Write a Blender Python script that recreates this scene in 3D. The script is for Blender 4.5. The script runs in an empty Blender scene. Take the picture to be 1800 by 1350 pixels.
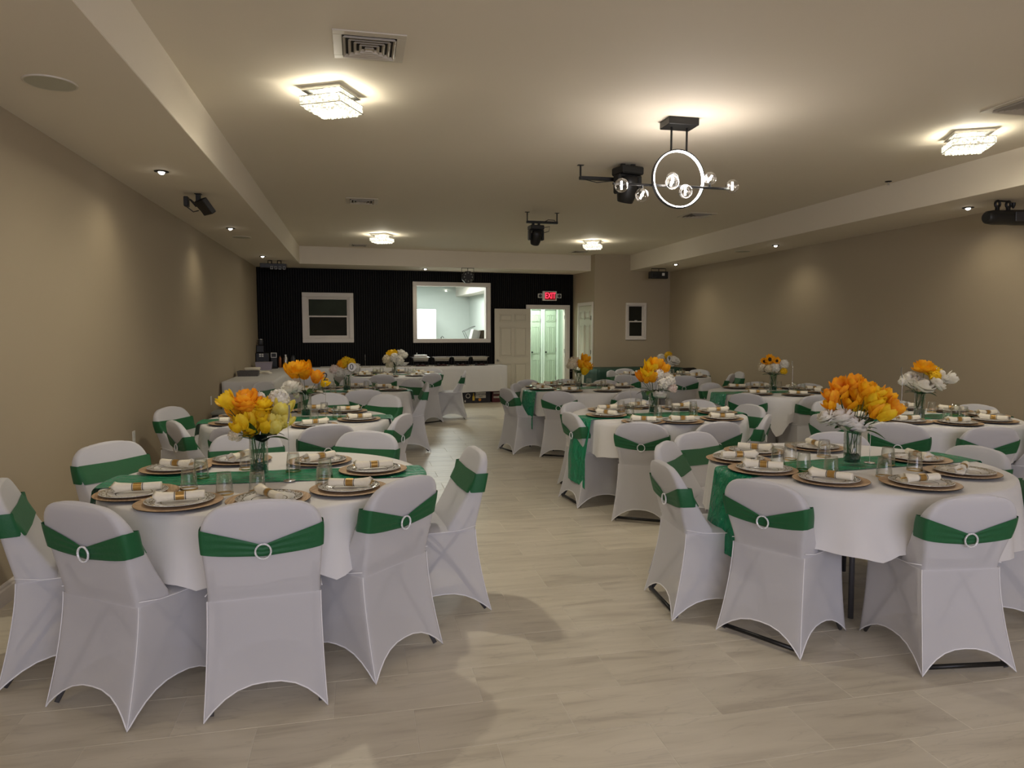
import bpy, bmesh, math, random
from math import sin, cos, pi, radians, sqrt, atan2, hypot
from mathutils import Vector, Matrix, Euler

SC = bpy.context.scene
COL = SC.collection
random.seed(7)

# ------------------------------------------------------------------ camera
cam_d = bpy.data.cameras.new('camera')
cam = bpy.data.objects.new('camera', cam_d)
COL.objects.link(cam)
cam_d.sensor_width = 36.0
cam_d.lens = 36.0 * 1240.0 / 1800.0
cam_d.clip_start = 0.05
cam_d.clip_end = 100
cam.location = (0, 0, 1.5)
cam.rotation_euler = Vector((0.21306436, 0.97410974, -0.07558957)).to_track_quat('-Z', 'Y').to_euler()
SC.camera = cam

# ------------------------------------------------------------------ world, exposure
world = bpy.data.worlds.new('world')
SC.world = world
world.use_nodes = True
world.node_tree.nodes['Background'].inputs[0].default_value = (0.05, 0.06, 0.09, 1)
world.node_tree.nodes['Background'].inputs[1].default_value = 0.3
SC.view_settings.view_transform = 'Standard'
SC.view_settings.look = 'None'
SC.view_settings.gamma = 1.0
SC.view_settings.use_curve_mapping = False
SC.view_settings.exposure = 0.27

# light levels (each lamp's light is created in its builder)
W_CRYSTAL = 52.0
W_GLOBE = 4.5
W_DOWN = 9.0
W_KITCHEN = 72.0
W_HALL = 30.0
C_CRYSTAL = (1.0, 0.93, 0.76)
C_GLOBE = (1.0, 0.93, 0.88)

def light(name, kind, loc, energy, color, size=0.1, rot=None, spot=None, blend=0.5, size_y=None):
    d = bpy.data.lights.new(name, kind)
    d.energy = energy
    d.color = color
    if kind in ('POINT', 'SPOT'):
        d.shadow_soft_size = size
    if kind == 'AREA':
        d.size = size
        if size_y:
            d.shape = 'RECTANGLE'
            d.size_y = size_y
    if kind == 'SPOT':
        d.spot_size = radians(spot)
        d.spot_blend = blend
    o = bpy.data.objects.new(name, d)
    o.location = loc
    if rot:
        o.rotation_euler = rot
    COL.objects.link(o)
    return o

# added cool fill behind the camera for the chair backs; no windows there
light('cool_fill_light', 'AREA', (1.2, -3.6, 1.9), 135, (0.78, 0.80, 1.0), 4.6, rot=(radians(-90), 0, pi), size_y=1.7).rotation_euler = Euler((radians(90), 0, 0))

# ------------------------------------------------------------------ materials
MATS = {}
def nodes_of(m):
    return m.node_tree.nodes, m.node_tree.links

def mat(name, color, rough=0.6, metal=0.0, spec=0.5, emit=None, estr=0.0, bump=None, vary=None, sheen=0.0, coat=0.0):
    if name in MATS:
        return MATS[name]
    m = bpy.data.materials.new(name)
    m.use_nodes = True
    n, l = nodes_of(m)
    b = n['Principled BSDF']
    b.inputs['Base Color'].default_value = (*color, 1)
    b.inputs['Roughness'].default_value = rough
    b.inputs['Metallic'].default_value = metal
    b.inputs['Specular IOR Level'].default_value = spec
    b.inputs['Sheen Weight'].default_value = sheen
    b.inputs['Coat Weight'].default_value = coat
    if emit:
        b.inputs['Emission Color'].default_value = (*emit, 1)
        b.inputs['Emission Strength'].default_value = estr
    tc = n.new('ShaderNodeTexCoord')
    if bump:
        scale, strength = bump
        t = n.new('ShaderNodeTexNoise')
        t.inputs['Scale'].default_value = scale
        t.inputs['Detail'].default_value = 4
        bp = n.new('ShaderNodeBump')
        bp.inputs['Strength'].default_value = strength
        bp.inputs['Distance'].default_value = 0.01
        l.new(tc.outputs['Object'], t.inputs['Vector'])
        l.new(t.outputs['Fac'], bp.inputs['Height'])
        l.new(bp.outputs['Normal'], b.inputs['Normal'])
    if vary:
        scale, amount = vary
        t = n.new('ShaderNodeTexNoise')
        t.inputs['Scale'].default_value = scale
        t.inputs['Detail'].default_value = 5
        r = n.new('ShaderNodeMapRange')
        r.inputs['To Min'].default_value = 1 - amount
        r.inputs['To Max'].default_value = 1 + amount
        mx = n.new('ShaderNodeMix')
        mx.data_type = 'RGBA'
        mx.blend_type = 'MULTIPLY'
        mx.inputs['Factor'].default_value = 1
        mx.inputs['A'].default_value = (*color, 1)
        l.new(tc.outputs['Object'], t.inputs['Vector'])
        l.new(t.outputs['Fac'], r.inputs['Value'])
        cb = n.new('ShaderNodeCombineColor')
        for k in range(3):
            l.new(r.outputs['Result'], cb.inputs[k])
        l.new(cb.outputs['Color'], mx.inputs['B'])
        l.new(mx.outputs['Result'], b.inputs['Base Color'])
    MATS[name] = m
    return m

def srgb(r, g, b):
    f = lambda c: (c / 255 / 12.92) if c / 255 <= 0.04045 else ((c / 255 + 0.055) / 1.055) ** 2.4
    return (f(r), f(g), f(b))

WALL = mat('greige_wall_paint', srgb(172, 158, 134), 0.75, bump=(35, 0.06), vary=(0.8, 0.03))
CEIL = mat('ceiling_paint', srgb(224, 214, 196), 0.8, bump=(3, 0.12), vary=(0.7, 0.04))
TRIM = mat('white_trim_paint', srgb(222, 214, 205), 0.45, vary=(3, 0.03))
DOORP = mat('door_paint', srgb(206, 198, 180), 0.5, vary=(3, 0.03))
HALLW = mat('hall_wall_paint', srgb(226, 238, 226), 0.6, vary=(3, 0.02))
HALLP = mat('hall_door_paint', srgb(188, 204, 182), 0.5, vary=(3, 0.03))
SLATB = mat('black_slat_backing', (0.002, 0.002, 0.002), 0.8, spec=0.1, vary=(8, 0.2))
SLAT = mat('black_slat', (0.0055, 0.0052, 0.005), 0.6, spec=0.18, vary=(8, 0.3))
BLACK = mat('black_metal', (0.012, 0.012, 0.012), 0.38, 0.3, vary=(20, 0.2))
BLACKP = mat('black_plastic', (0.010, 0.010, 0.010), 0.45, vary=(20, 0.2))
DARKG = mat('dark_grey_plastic', (0.045, 0.045, 0.048), 0.4, vary=(20, 0.2))
CHROME = mat('chrome', (0.75, 0.75, 0.74), 0.18, 1.0, vary=(10, 0.05))
STEEL = mat('brushed_steel', (0.55, 0.53, 0.50), 0.3, 1.0, vary=(30, 0.1))
GREEN = mat('green_spandex', (0.006, 0.105, 0.031), 0.6, sheen=0.05, bump=(60, 0.15), vary=(9, 0.10))
DGREEN = mat('dark_green_cloth', (0.006, 0.045, 0.028), 0.6, bump=(20, 0.15), vary=(6, 0.1))
PANEL = mat('chair_shell_plastic', (0.42, 0.41, 0.42), 0.5, vary=(6, 0.05))
LEGM = mat('chair_tube', (0.10, 0.10, 0.11), 0.4, 0.4, vary=(15, 0.1))
BEAD = mat('rhinestone', (0.85, 0.85, 0.87), 0.15, 0.35, vary=(300, 0.4))
PIPING = mat('white_seam', (0.86, 0.85, 0.86), 0.7, vary=(30, 0.03))
CREAM = mat('cream_napkin', (0.82, 0.76, 0.62), 0.85, bump=(90, 0.3), vary=(20, 0.04))
GOLDB = mat('gold_band', (0.42, 0.25, 0.07), 0.35, 0.6, vary=(60, 0.2))
GOLD = mat('gold_rim', (0.75, 0.52, 0.20), 0.25, 1.0, vary=(60, 0.3))
PEBB = mat('dark_pebble', (0.022, 0.03, 0.022), 0.35, bump=(80, 0.6), vary=(60, 0.5))
STEM = mat('flower_stem', (0.035, 0.085, 0.02), 0.5, vary=(20, 0.3))
LEAFM = mat('flower_leaf', (0.03, 0.10, 0.02), 0.45, bump=(30, 0.3), vary=(14, 0.35))
DLEAF = mat('dark_leaf', (0.008, 0.02, 0.010), 0.45, vary=(14, 0.3))
VENTW = mat('vent_white', srgb(205, 196, 180), 0.5, vary=(5, 0.03))
VENTD = mat('painted_gap_shade', (0.02, 0.018, 0.016), 0.9, vary=(5, 0.1))  # near-black that paints the shade in ducts and door gaps
KWALL = mat('kitchen_wall_paint', srgb(194, 202, 197), 0.8, vary=(1, 0.03))
SPKR = mat('speaker_grille', srgb(184, 180, 160), 0.8, bump=(400, 0.4), vary=(300, 0.1))
PLASTW = mat('white_plastic', (0.75, 0.73, 0.68), 0.4, vary=(10, 0.03))
BULB = mat('bulb_glow', (1, 1, 1), 0.5, emit=(1.0, 0.95, 0.86), estr=25, vary=(5, 0.01))
LED = mat('led_strip', (1, 1, 1), 0.5, emit=(1.0, 0.95, 0.92), estr=9, vary=(5, 0.01))
TUBE = mat('bulb_tube', (1, 1, 1), 0.5, emit=(1.0, 0.96, 0.90), estr=14, vary=(5, 0.01))
REDG = mat('exit_glow', (0.10, 0, 0), 0.5, emit=(1.0, 0.02, 0.03), estr=0.10, vary=(5, 0.01))
REDL = mat('exit_letter', (0.3, 0, 0), 0.5, emit=(1.0, 0.03, 0.07), estr=2.6, vary=(5, 0.01))
DPANE = mat('dark_window_pane', (0.024, 0.023, 0.017), 0.5, spec=0.06, vary=(2, 0.3))
DPANE2 = mat('greenish_window_pane', (0.045, 0.054, 0.038), 0.5, spec=0.06, vary=(5, 0.3))

def pane_mat(name, tint, gloss=0.06, rough=0.03, edge=0.55):
    m = bpy.data.materials.new(name)
    m.use_nodes = True
    n, l = nodes_of(m)
    n.remove(n['Principled BSDF'])
    tr = n.new('ShaderNodeBsdfTransparent')
    tr.inputs[0].default_value = (*tint, 1)
    gl = n.new('ShaderNodeBsdfGlossy')
    gl.inputs['Roughness'].default_value = rough
    lw = n.new('ShaderNodeLayerWeight')
    lw.inputs['Blend'].default_value = 0.35
    mr = n.new('ShaderNodeMapRange')
    mr.inputs['To Min'].default_value = gloss
    mr.inputs['To Max'].default_value = edge
    nz = n.new('ShaderNodeTexNoise')
    nz.inputs['Scale'].default_value = 12
    bp = n.new('ShaderNodeBump')
    bp.inputs['Strength'].default_value = 0.03
    mx = n.new('ShaderNodeMixShader')
    l.new(nz.outputs['Fac'], bp.inputs['Height'])
    l.new(bp.outputs['Normal'], gl.inputs['Normal'])
    l.new(lw.outputs['Facing'], mr.inputs['Value'])
    l.new(mr.outputs['Result'], mx.inputs['Fac'])
    l.new(tr.outputs[0], mx.inputs[1])
    l.new(gl.outputs[0], mx.inputs[2])
    l.new(mx.outputs[0], n['Material Output'].inputs['Surface'])
    MATS[name] = m
    return m
GLASS = pane_mat('clear_glass', (0.99, 0.995, 0.99), 0.02, 0.03, 0.6)
GLASSG = pane_mat('smoky_globe_glass', (0.80, 0.78, 0.75), 0.10, 0.05, 0.75)
WINGL = pane_mat('window_glass', (0.97, 0.99, 0.98), 0.03, 0.02, 0.2)

def fabric(name, color, trans, clear, bumps=(7, 0.25), vary=0.03):
    """stretch cloth: diffuse, partly translucent, a little see-through"""
    m = bpy.data.materials.new(name)
    m.use_nodes = True
    n, l = nodes_of(m)
    b = n['Principled BSDF']
    b.inputs['Base Color'].default_value = (*color, 1)
    b.inputs['Roughness'].default_value = 0.65
    b.inputs['Specular IOR Level'].default_value = 0.25
    b.inputs['Sheen Weight'].default_value = 0.1
    tc = n.new('ShaderNodeTexCoord')
    t = n.new('ShaderNodeTexNoise')
    t.inputs['Scale'].default_value = bumps[0]
    t.inputs['Detail'].default_value = 3
    bp = n.new('ShaderNodeBump')
    bp.inputs['Strength'].default_value = bumps[1]
    bp.inputs['Distance'].default_value = 0.02
    l.new(tc.outputs['Object'], t.inputs['Vector'])
    l.new(t.outputs['Fac'], bp.inputs['Height'])
    l.new(bp.outputs['Normal'], b.inputs['Normal'])
    tl = n.new('ShaderNodeBsdfTranslucent')
    tl.inputs[0].default_value = (*color, 1)
    tp = n.new('ShaderNodeBsdfTransparent')
    tp.inputs[0].default_value = (0.9, 0.9, 0.92, 1)
    m1 = n.new('ShaderNodeMixShader')
    m1.inputs[0].default_value = trans
    m2 = n.new('ShaderNodeMixShader')
    m2.inputs[0].default_value = clear
    l.new(b.outputs[0], m1.inputs[1])
    l.new(tl.outputs[0], m1.inputs[2])
    l.new(m1.outputs[0], m2.inputs[1])
    l.new(tp.outputs[0], m2.inputs[2])
    l.new(m2.outputs[0], n['Material Output'].inputs['Surface'])
    MATS[name] = m
    return m
COVER = fabric('white_spandex', (0.86, 0.85, 0.87), 0.32, 0.22, (4, 0.12))
CLOTH = fabric('white_polyester', (0.80, 0.78, 0.76), 0.15, 0.0, (5, 0.25))

def satin():
    m = bpy.data.materials.new('green_satin')
    m.use_nodes = True
    n, l = nodes_of(m)
    b = n['Principled BSDF']
    b.inputs['Base Color'].default_value = (0.005, 0.25, 0.115, 1)
    b.inputs['Roughness'].default_value = 0.24
    b.inputs['Sheen Weight'].default_value = 0.0
    tc = n.new('ShaderNodeTexCoord')
    mp = n.new('ShaderNodeMapping')
    mp.inputs['Scale'].default_value = (14, 26, 14)
    t = n.new('ShaderNodeTexNoise')
    t.inputs['Scale'].default_value = 1.0
    t.inputs['Detail'].default_value = 5
    t.inputs['Distortion'].default_value = 0.8
    bp = n.new('ShaderNodeBump')
    bp.inputs['Strength'].default_value = 1.0
    bp.inputs['Distance'].default_value = 0.05
    l.new(tc.outputs['Object'], mp.inputs['Vector'])
    l.new(mp.outputs['Vector'], t.inputs['Vector'])
    l.new(t.outputs['Fac'], bp.inputs['Height'])
    l.new(bp.outputs['Normal'], b.inputs['Normal'])
    return m
SATIN = satin()

def tile_mat():
    m = bpy.data.materials.new('beige_porcelain_tile')
    m.use_nodes = True
    n, l = nodes_of(m)
    b = n['Principled BSDF']
    tc = n.new('ShaderNodeTexCoord')
    oi = n.new('ShaderNodeObjectInfo')
    geo = n.new('ShaderNodeNewGeometry')
    mp = n.new('ShaderNodeMapping')
    mp.inputs['Scale'].default_value = (1.1, 7.0, 1.0)
    mp.inputs['Rotation'].default_value = (0, 0, 0.08)
    cmb = n.new('ShaderNodeCombineXYZ')
    mul = n.new('ShaderNodeMath')
    mul.operation = 'MULTIPLY'
    mul.inputs[1].default_value = 37.0
    l.new(oi.outputs['Random'], mul.inputs[0])
    l.new(mul.outputs[0], cmb.inputs[0])
    l.new(mul.outputs[0], cmb.inputs[2])
    add = n.new('ShaderNodeVectorMath')
    l.new(geo.outputs['Position'], mp.inputs['Vector'])
    l.new(mp.outputs['Vector'], add.inputs[0])
    l.new(cmb.outputs['Vector'], add.inputs[1])
    t = n.new('ShaderNodeTexNoise')
    t.inputs['Scale'].default_value = 1.7
    t.inputs['Detail'].default_value = 7
    t.inputs['Distortion'].default_value = 0.7
    l.new(add.outputs['Vector'], t.inputs['Vector'])
    cr = n.new('ShaderNodeValToRGB')
    e = cr.color_ramp.elements
    e[0].position = 0.30
    e[0].color = (*srgb(184, 174, 156), 1)
    e[1].position = 0.62
    e[1].color = (*srgb(209, 200, 181), 1)
    x = cr.color_ramp.elements.new(0.44)
    x.color = (*srgb(201, 192, 173), 1)
    l.new(t.outputs['Fac'], cr.inputs['Fac'])
    # thin dark veins
    t2 = n.new('ShaderNodeTexNoise')
    t2.inputs['Scale'].default_value = 1.3
    t2.inputs['Detail'].default_value = 6
    t2.inputs['Distortion'].default_value = 1.2
    l.new(add.outputs['Vector'], t2.inputs['Vector'])
    ma = n.new('ShaderNodeMath')
    ma.operation = 'SUBTRACT'
    ma.inputs[1].default_value = 0.5
    ab = n.new('ShaderNodeMath')
    ab.operation = 'ABSOLUTE'
    mr = n.new('ShaderNodeMapRange')
    mr.inputs['From Min'].default_value = 0.0
    mr.inputs['From Max'].default_value = 0.012
    mr.inputs['To Min'].default_value = 0.88
    mr.inputs['To Max'].default_value = 1.0
    l.new(t2.outputs['Fac'], ma.inputs[0])
    l.new(ma.outputs[0], ab.inputs[0])
    l.new(ab.outputs[0], mr.inputs['Value'])
    # per tile tone
    mr2 = n.new('ShaderNodeMapRange')
    mr2.inputs['To Min'].default_value = 0.94
    mr2.inputs['To Max'].default_value = 1.03
    l.new(oi.outputs['Random'], mr2.inputs['Value'])
    mm = n.new('ShaderNodeMath')
    mm.operation = 'MULTIPLY'
    l.new(mr.outputs['Result'], mm.inputs[0])
    l.new(mr2.outputs['Result'], mm.inputs[1])
    cb = n.new('ShaderNodeCombineColor')
    for k in range(3):
        l.new(mm.outputs[0], cb.inputs[k])
    mx = n.new('ShaderNodeMix')
    mx.data_type = 'RGBA'
    mx.blend_type = 'MULTIPLY'
    mx.inputs['Factor'].default_value = 1
    l.new(cr.outputs['Color'], mx.inputs['A'])
    l.new(cb.outputs['Color'], mx.inputs['B'])
    l.new(mx.outputs['Result'], b.inputs['Base Color'])
    b.inputs['Roughness'].default_value = 0.34
    b.inputs['Specular IOR Level'].default_value = 0.45
    bp = n.new('ShaderNodeBump')
    bp.inputs['Strength'].default_value = 0.08
    bp.inputs['Distance'].default_value = 0.01
    l.new(t.outputs['Fac'], bp.inputs['Height'])
    l.new(bp.outputs['Normal'], b.inputs['Normal'])
    return m
TILE = tile_mat()
GROUT = mat('grout', srgb(214, 207, 192), 0.9, vary=(20, 0.1))

def wood_mat():
    m = bpy.data.materials.new('wood_grain_charger')
    m.use_nodes = True
    n, l = nodes_of(m)
    b = n['Principled BSDF']
    tc = n.new('ShaderNodeTexCoord')
    mp = n.new('ShaderNodeMapping')
    mp.inputs['Scale'].default_value = (3, 40, 3)
    t = n.new('ShaderNodeTexNoise')
    t.inputs['Scale'].default_value = 3
    t.inputs['Detail'].default_value = 6
    cr = n.new('ShaderNodeValToRGB')
    cr.color_ramp.elements[0].position = 0.3
    cr.color_ramp.elements[0].color = (*srgb(150, 118, 86), 1)
    cr.color_ramp.elements[1].position = 0.7
    cr.color_ramp.elements[1].color = (*srgb(200, 170, 134), 1)
    l.new(tc.outputs['Object'], mp.inputs['Vector'])
    l.new(mp.outputs['Vector'], t.inputs['Vector'])
    l.new(t.outputs['Fac'], cr.inputs['Fac'])
    l.new(cr.outputs['Color'], b.inputs['Base Color'])
    b.inputs['Roughness'].default_value = 0.5
    return m
WOOD = wood_mat()
WOODEDGE = mat('dark_charger_edge', (0.03, 0.018, 0.010), 0.5, vary=(20, 0.2))

def plate_mat():
    m = bpy.data.materials.new('patterned_plate')
    m.use_nodes = True
    n, l = nodes_of(m)
    b = n['Principled BSDF']
    b.inputs['Roughness'].default_value = 0.12
    b.inputs['Coat Weight'].default_value = 0.5
    tc = n.new('ShaderNodeTexCoord')
    ln = n.new('ShaderNodeVectorMath')
    ln.operation = 'LENGTH'
    sx = n.new('ShaderNodeVectorMath')
    sx.operation = 'MULTIPLY'
    sx.inputs[1].default_value = (1, 1, 0)
    l.new(tc.outputs['Object'], sx.inputs[0])
    l.new(sx.outputs['Vector'], ln.inputs[0])
    cr = n.new('ShaderNodeValToRGB')
    cr.color_ramp.interpolation = 'CONSTANT'
    e = cr.color_ramp.elements
    e[0].position = 0
    e[0].color = (0, 0, 0, 1)
    e[1].position = 0.995
    e[1].color = (0, 0, 0, 1)
    for p, v in ((0.50, 1), (0.525, 0), (0.74, 1), (0.755, 0.5), (0.935, 1), (0.95, 0)):
        x = e.new(p)
        x.color = (v, v, v, 1)
    sc = n.new('ShaderNodeMath')
    sc.operation = 'MULTIPLY'
    sc.inputs[1].default_value = 1 / 0.144
    l.new(ln.outputs['Value'], sc.inputs[0])
    l.new(sc.outputs[0], cr.inputs['Fac'])
    v = n.new('ShaderNodeTexVoronoi')
    v.feature = 'DISTANCE_TO_EDGE'
    v.inputs['Scale'].default_value = 80
    l.new(tc.outputs['Object'], v.inputs['Vector'])
    lt = n.new('ShaderNodeMath')
    lt.operation = 'LESS_THAN'
    lt.inputs[1].default_value = 0.11
    l.new(v.outputs['Distance'], lt.inputs[0])
    # value 1 -> line, 0.5 -> lace band where voronoi edges show
    g1 = n.new('ShaderNodeMath'); g1.operation = 'GREATER_THAN'; g1.inputs[1].default_value = 0.75
    g2 = n.new('ShaderNodeMath'); g2.operation = 'GREATER_THAN'; g2.inputs[1].default_value = 0.15
    l.new(cr.outputs['Color'], g1.inputs[0])
    l.new(cr.outputs['Color'], g2.inputs[0])
    mu = n.new('ShaderNodeMath'); mu.operation = 'MULTIPLY'
    l.new(g2.outputs[0], mu.inputs[0])
    l.new(lt.outputs[0], mu.inputs[1])
    mxm = n.new('ShaderNodeMath'); mxm.operation = 'MAXIMUM'
    l.new(mu.outputs[0], mxm.inputs[0])
    l.new(g1.outputs[0], mxm.inputs[1])
    mx = n.new('ShaderNodeMix')
    mx.data_type = 'RGBA'
    mx.inputs['A'].default_value = (0.82, 0.81, 0.79, 1)
    mx.inputs['B'].default_value = (0.14, 0.115, 0.07, 1)
    l.new(mxm.outputs[0], mx.inputs['Factor'])
    l.new(mx.outputs['Result'], b.inputs['Base Color'])
    return m
PLATE = plate_mat()

def petal_mat(name, base, tip, inner):
    m = bpy.data.materials.new(name)
    m.use_nodes = True
    n, l = nodes_of(m)
    b = n['Principled BSDF']
    b.inputs['Roughness'].default_value = 0.6
    tc = n.new('ShaderNodeTexCoord')
    t = n.new('ShaderNodeTexNoise')
    t.inputs['Scale'].default_value = 45
    t.inputs['Detail'].default_value = 3
    cr = n.new('ShaderNodeValToRGB')
    cr.color_ramp.elements[0].position = 0.3
    cr.color_ramp.elements[0].color = (*base, 1)
    cr.color_ramp.elements[1].position = 0.7
    cr.color_ramp.elements[1].color = (*tip, 1)
    l.new(tc.outputs['Object'], t.inputs['Vector'])
    l.new(t.outputs['Fac'], cr.inputs['Fac'])
    l.new(cr.outputs['Color'], b.inputs['Base Color'])
    tl = n.new('ShaderNodeBsdfTranslucent')
    l.new(cr.outputs['Color'], tl.inputs[0])
    mx = n.new('ShaderNodeMixShader')
    mx.inputs[0].default_value = 0.3
    l.new(b.outputs[0], mx.inputs[1])
    l.new(tl.outputs[0], mx.inputs[2])
    l.new(mx.outputs[0], n['Material Output'].inputs['Surface'])
    return m
PET = {
    'orange': petal_mat('orange_petal', (0.90, 0.32, 0.01), (1.0, 0.50, 0.02), 0),
    'gold': petal_mat('golden_petal', (0.92, 0.38, 0.002), (1.0, 0.55, 0.006), 0),
    'yellow': petal_mat('yellow_petal', (0.88, 0.54, 0.003), (0.96, 0.70, 0.02), 0),
    'pale': petal_mat('pale_yellow_petal', (0.80, 0.66, 0.08), (0.90, 0.82, 0.24), 0),
    'white': petal_mat('white_petal', (0.80, 0.76, 0.66), (0.88, 0.86, 0.80), 0),
    'cream': petal_mat('cream_petal', (0.72, 0.62, 0.42), (0.85, 0.78, 0.62), 0),
    'pink': petal_mat('pinkish_petal', (0.80, 0.62, 0.55), (0.85, 0.78, 0.72), 0),
}

# ------------------------------------------------------------------ mesh helpers
class MB:
    def __init__(s):
        s.v = []
        s.f = []
    def add(s, verts, faces, M=None):
        k = len(s.v)
        s.v += [tuple(M @ Vector(p)) if M else tuple(p) for p in verts]
        s.f += [tuple(i + k for i in f) for f in faces]
        return s
    def box(s, x0, x1, y0, y1, z0, z1, M=None):
        v = [(x, y, z) for z in (z0, z1) for y in (y0, y1) for x in (x0, x1)]
        return s.add(v, [(0, 2, 3, 1), (4, 5, 7, 6), (0, 1, 5, 4), (2, 6, 7, 3), (0, 4, 6, 2), (1, 3, 7, 5)], M)
    def bev(s, x0, x1, y0, y1, z0, z1, b=0.003, M=None):
        """box with chamfered edges"""
        bm = bmesh.new()
        bmesh.ops.create_cube(bm, size=1)
        for p in bm.verts:
            p.co = Vector(((x0 + x1) / 2 + p.co.x * (x1 - x0), (y0 + y1) / 2 + p.co.y * (y1 - y0), (z0 + z1) / 2 + p.co.z * (z1 - z0)))
        bmesh.ops.bevel(bm, geom=bm.edges[:], offset=b, segments=1, affect='EDGES')
        bm.verts.index_update()
        s.add([p.co[:] for p in bm.verts], [[q.index for q in f.verts] for f in bm.faces], M)
        bm.free()
        return s
    def loops(s, rings, close=True, cap0=False, cap1=False, M=None):
        n = len(rings[0])
        v = [p for r in rings for p in r]
        f = []
        for i in range(len(rings) - 1):
            for j in range(n if close else n - 1):
                a, b = i * n + j, i * n + (j + 1) % n
                f.append((a, b, b + n, a + n))
        if cap0:
            f.append(tuple(range(n))[::-1])
        if cap1:
            f.append(tuple(range((len(rings) - 1) * n, len(rings) * n)))
        return s.add(v, f, M)
    def lathe(s, prof, n=24, M=None, cap0=False, cap1=False):
        rings = [[(r * cos(2 * pi * j / n), r * sin(2 * pi * j / n), z) for j in range(n)] for r, z in prof]
        return s.loops(rings, True, cap0, cap1, M)
    def tube(s, pts, r, n=8, M=None, close=False):
        pts = [Vector(p) for p in pts]
        rings = []
        m = len(pts)
        up = None
        for i, p in enumerate(pts):
            if close:
                d = pts[(i + 1) % m] - pts[i - 1]
            else:
                d = pts[min(i + 1, m - 1)] - pts[max(i - 1, 0)]
            d.normalize()
            if up is None:
                up = Vector((0, 0, 1)) if abs(d.z) < 0.9 else Vector((1, 0, 0))
            a = d.cross(up).normalized()
            b = a.cross(d).normalized()
            up = b
            rr = r[i] if isinstance(r, (list, tuple)) else r
            rings.append([tuple(p + a * rr * cos(2 * pi * j / n) + b * rr * sin(2 * pi * j / n)) for j in range(n)])
        if close:
            rings.append(rings[0])
            return s.loops(rings, True, False, False, M)
        return s.loops(rings, True, True, True, M)
    def cyl(s, x, y, z0, z1, r, n=20, M=None, r1=None):
        r1 = r if r1 is None else r1
        return s.lathe([(r, z0), (r1, z1)], n, (M or Matrix()) @ Matrix.Translation((x, y, 0)), True, True)
    def sphere(s, c, r, n=12, m=8, M=None, sz=1.0):
        prof = [(r * sin(pi * k / m) + 1e-5, -r * sz * cos(pi * k / m)) for k in range(m + 1)]
        return s.lathe(prof, n, (M or Matrix()) @ Matrix.Translation(c))
    def mesh(s, name, m=None, smooth=False, angle=None):
        me = bpy.data.meshes.new(name)
        me.from_pydata(s.v, [], s.f)
        me.update()
        if smooth:
            me.polygons.foreach_set('use_smooth', [True] * len(me.polygons))
            if angle:
                me.set_sharp_from_angle(angle=radians(angle))
        if m:
            me.materials.append(m)
        return me

def obj(name, me, parent=None, loc=None, rot=None, kind=None, label=None):
    if isinstance(me, tuple):
        mb, m, *r = me
        me = mb.mesh(name, m, *r)
    o = bpy.data.objects.new(name, me)
    COL.objects.link(o)
    if parent:
        o.parent = parent
    if loc is not None:
        o.location = loc
    if rot is not None:
        o.rotation_euler = rot if not isinstance(rot, (int, float)) else (0, 0, rot)
    if kind:
        o['kind'] = kind
    if label:
        o['label'] = label
    return o

def tag(o, label, cat, group=None):
    o['label'] = label
    o['category'] = cat
    if group:
        o['group'] = group
    return o

def thing(name, label, cat, loc=(0, 0, 0), rot=0, group=None):
    o = bpy.data.objects.new(name, None)
    o.empty_display_size = 0.1
    COL.objects.link(o)
    o.location = loc
    o.rotation_euler = rot if not isinstance(rot, (int, float)) else (0, 0, rot)
    return tag(o, label, cat, group)

def dup(root, loc, rot, label, group=None, scale=None):
    def rec(o, parent):
        c = o.copy()
        COL.objects.link(c)
        c.parent = parent
        for ch in o.children:
            rec(ch, c)
        return c
    r = rec(root, None)
    r.location = loc
    r.rotation_euler = rot if not isinstance(rot, (int, float)) else (0, 0, rot)
    r['label'] = label
    if group:
        r['group'] = group
    if scale:
        r.scale = scale
    return r

def text_mesh(txt, size, depth, m, name='lettering', align='CENTER'):
    cu = bpy.data.curves.new(name, 'FONT')
    cu.body = txt
    cu.size = size
    cu.extrude = depth
    cu.align_x = align
    cu.align_y = 'CENTER'
    t = bpy.data.objects.new(name, cu)
    COL.objects.link(t)
    dg = bpy.context.evaluated_depsgraph_get()
    me = bpy.data.meshes.new_from_object(t.evaluated_get(dg))
    bpy.data.objects.remove(t)
    me.materials.clear()
    me.materials.append(m)
    return me

# ------------------------------------------------------------------ the room
XL, XR = -1.92, 6.5
ZS, ZC = 2.745, 3.07
YF = -4.2
P0 = Vector((-1.92, 14.73, 0))
AW = math.atan(0.079)
U = Vector((cos(AW), sin(AW), 0))
Nn = Vector((-U.y, U.x, 0))
def W(u, off=0.0, z=0.0):
    """point on the back wall: u along it, off in front of it"""
    p = P0 + U * u - Nn * off
    return Vector((p.x, p.y, z))
BWM = Matrix.Translation(P0) @ Matrix.Rotation(AW, 4, 'Z')     # x = u, -y = into the room

def cells(us, zs, holes):
    out = []
    for a, b in zip(us, us[1:]):
        for c, d in zip(zs, zs[1:]):
            um, zm = (a + b) / 2, (c + d) / 2
            if not any(h[0] < um < h[1] and h[2] < zm < h[3] for h in holes):
                out.append((a, b, c, d))
    return out
def wall(name, M, length, thick, z1, holes, m, z0=0):
    us = sorted({0, length, *[h[0] for h in holes], *[h[1] for h in holes]})
    zs = sorted({z0, z1, *[h[2] for h in holes], *[h[3] for h in holes]})
    us = [u for u in us if 0 <= u <= length]
    zs = [z for z in zs if z0 <= z <= z1]
    b = MB()
    for a, c, d, e in cells(us, zs, holes):
        b.box(a, c, 0, thick, d, e, M)
    return obj(name, (b, m), kind='structure')

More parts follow.
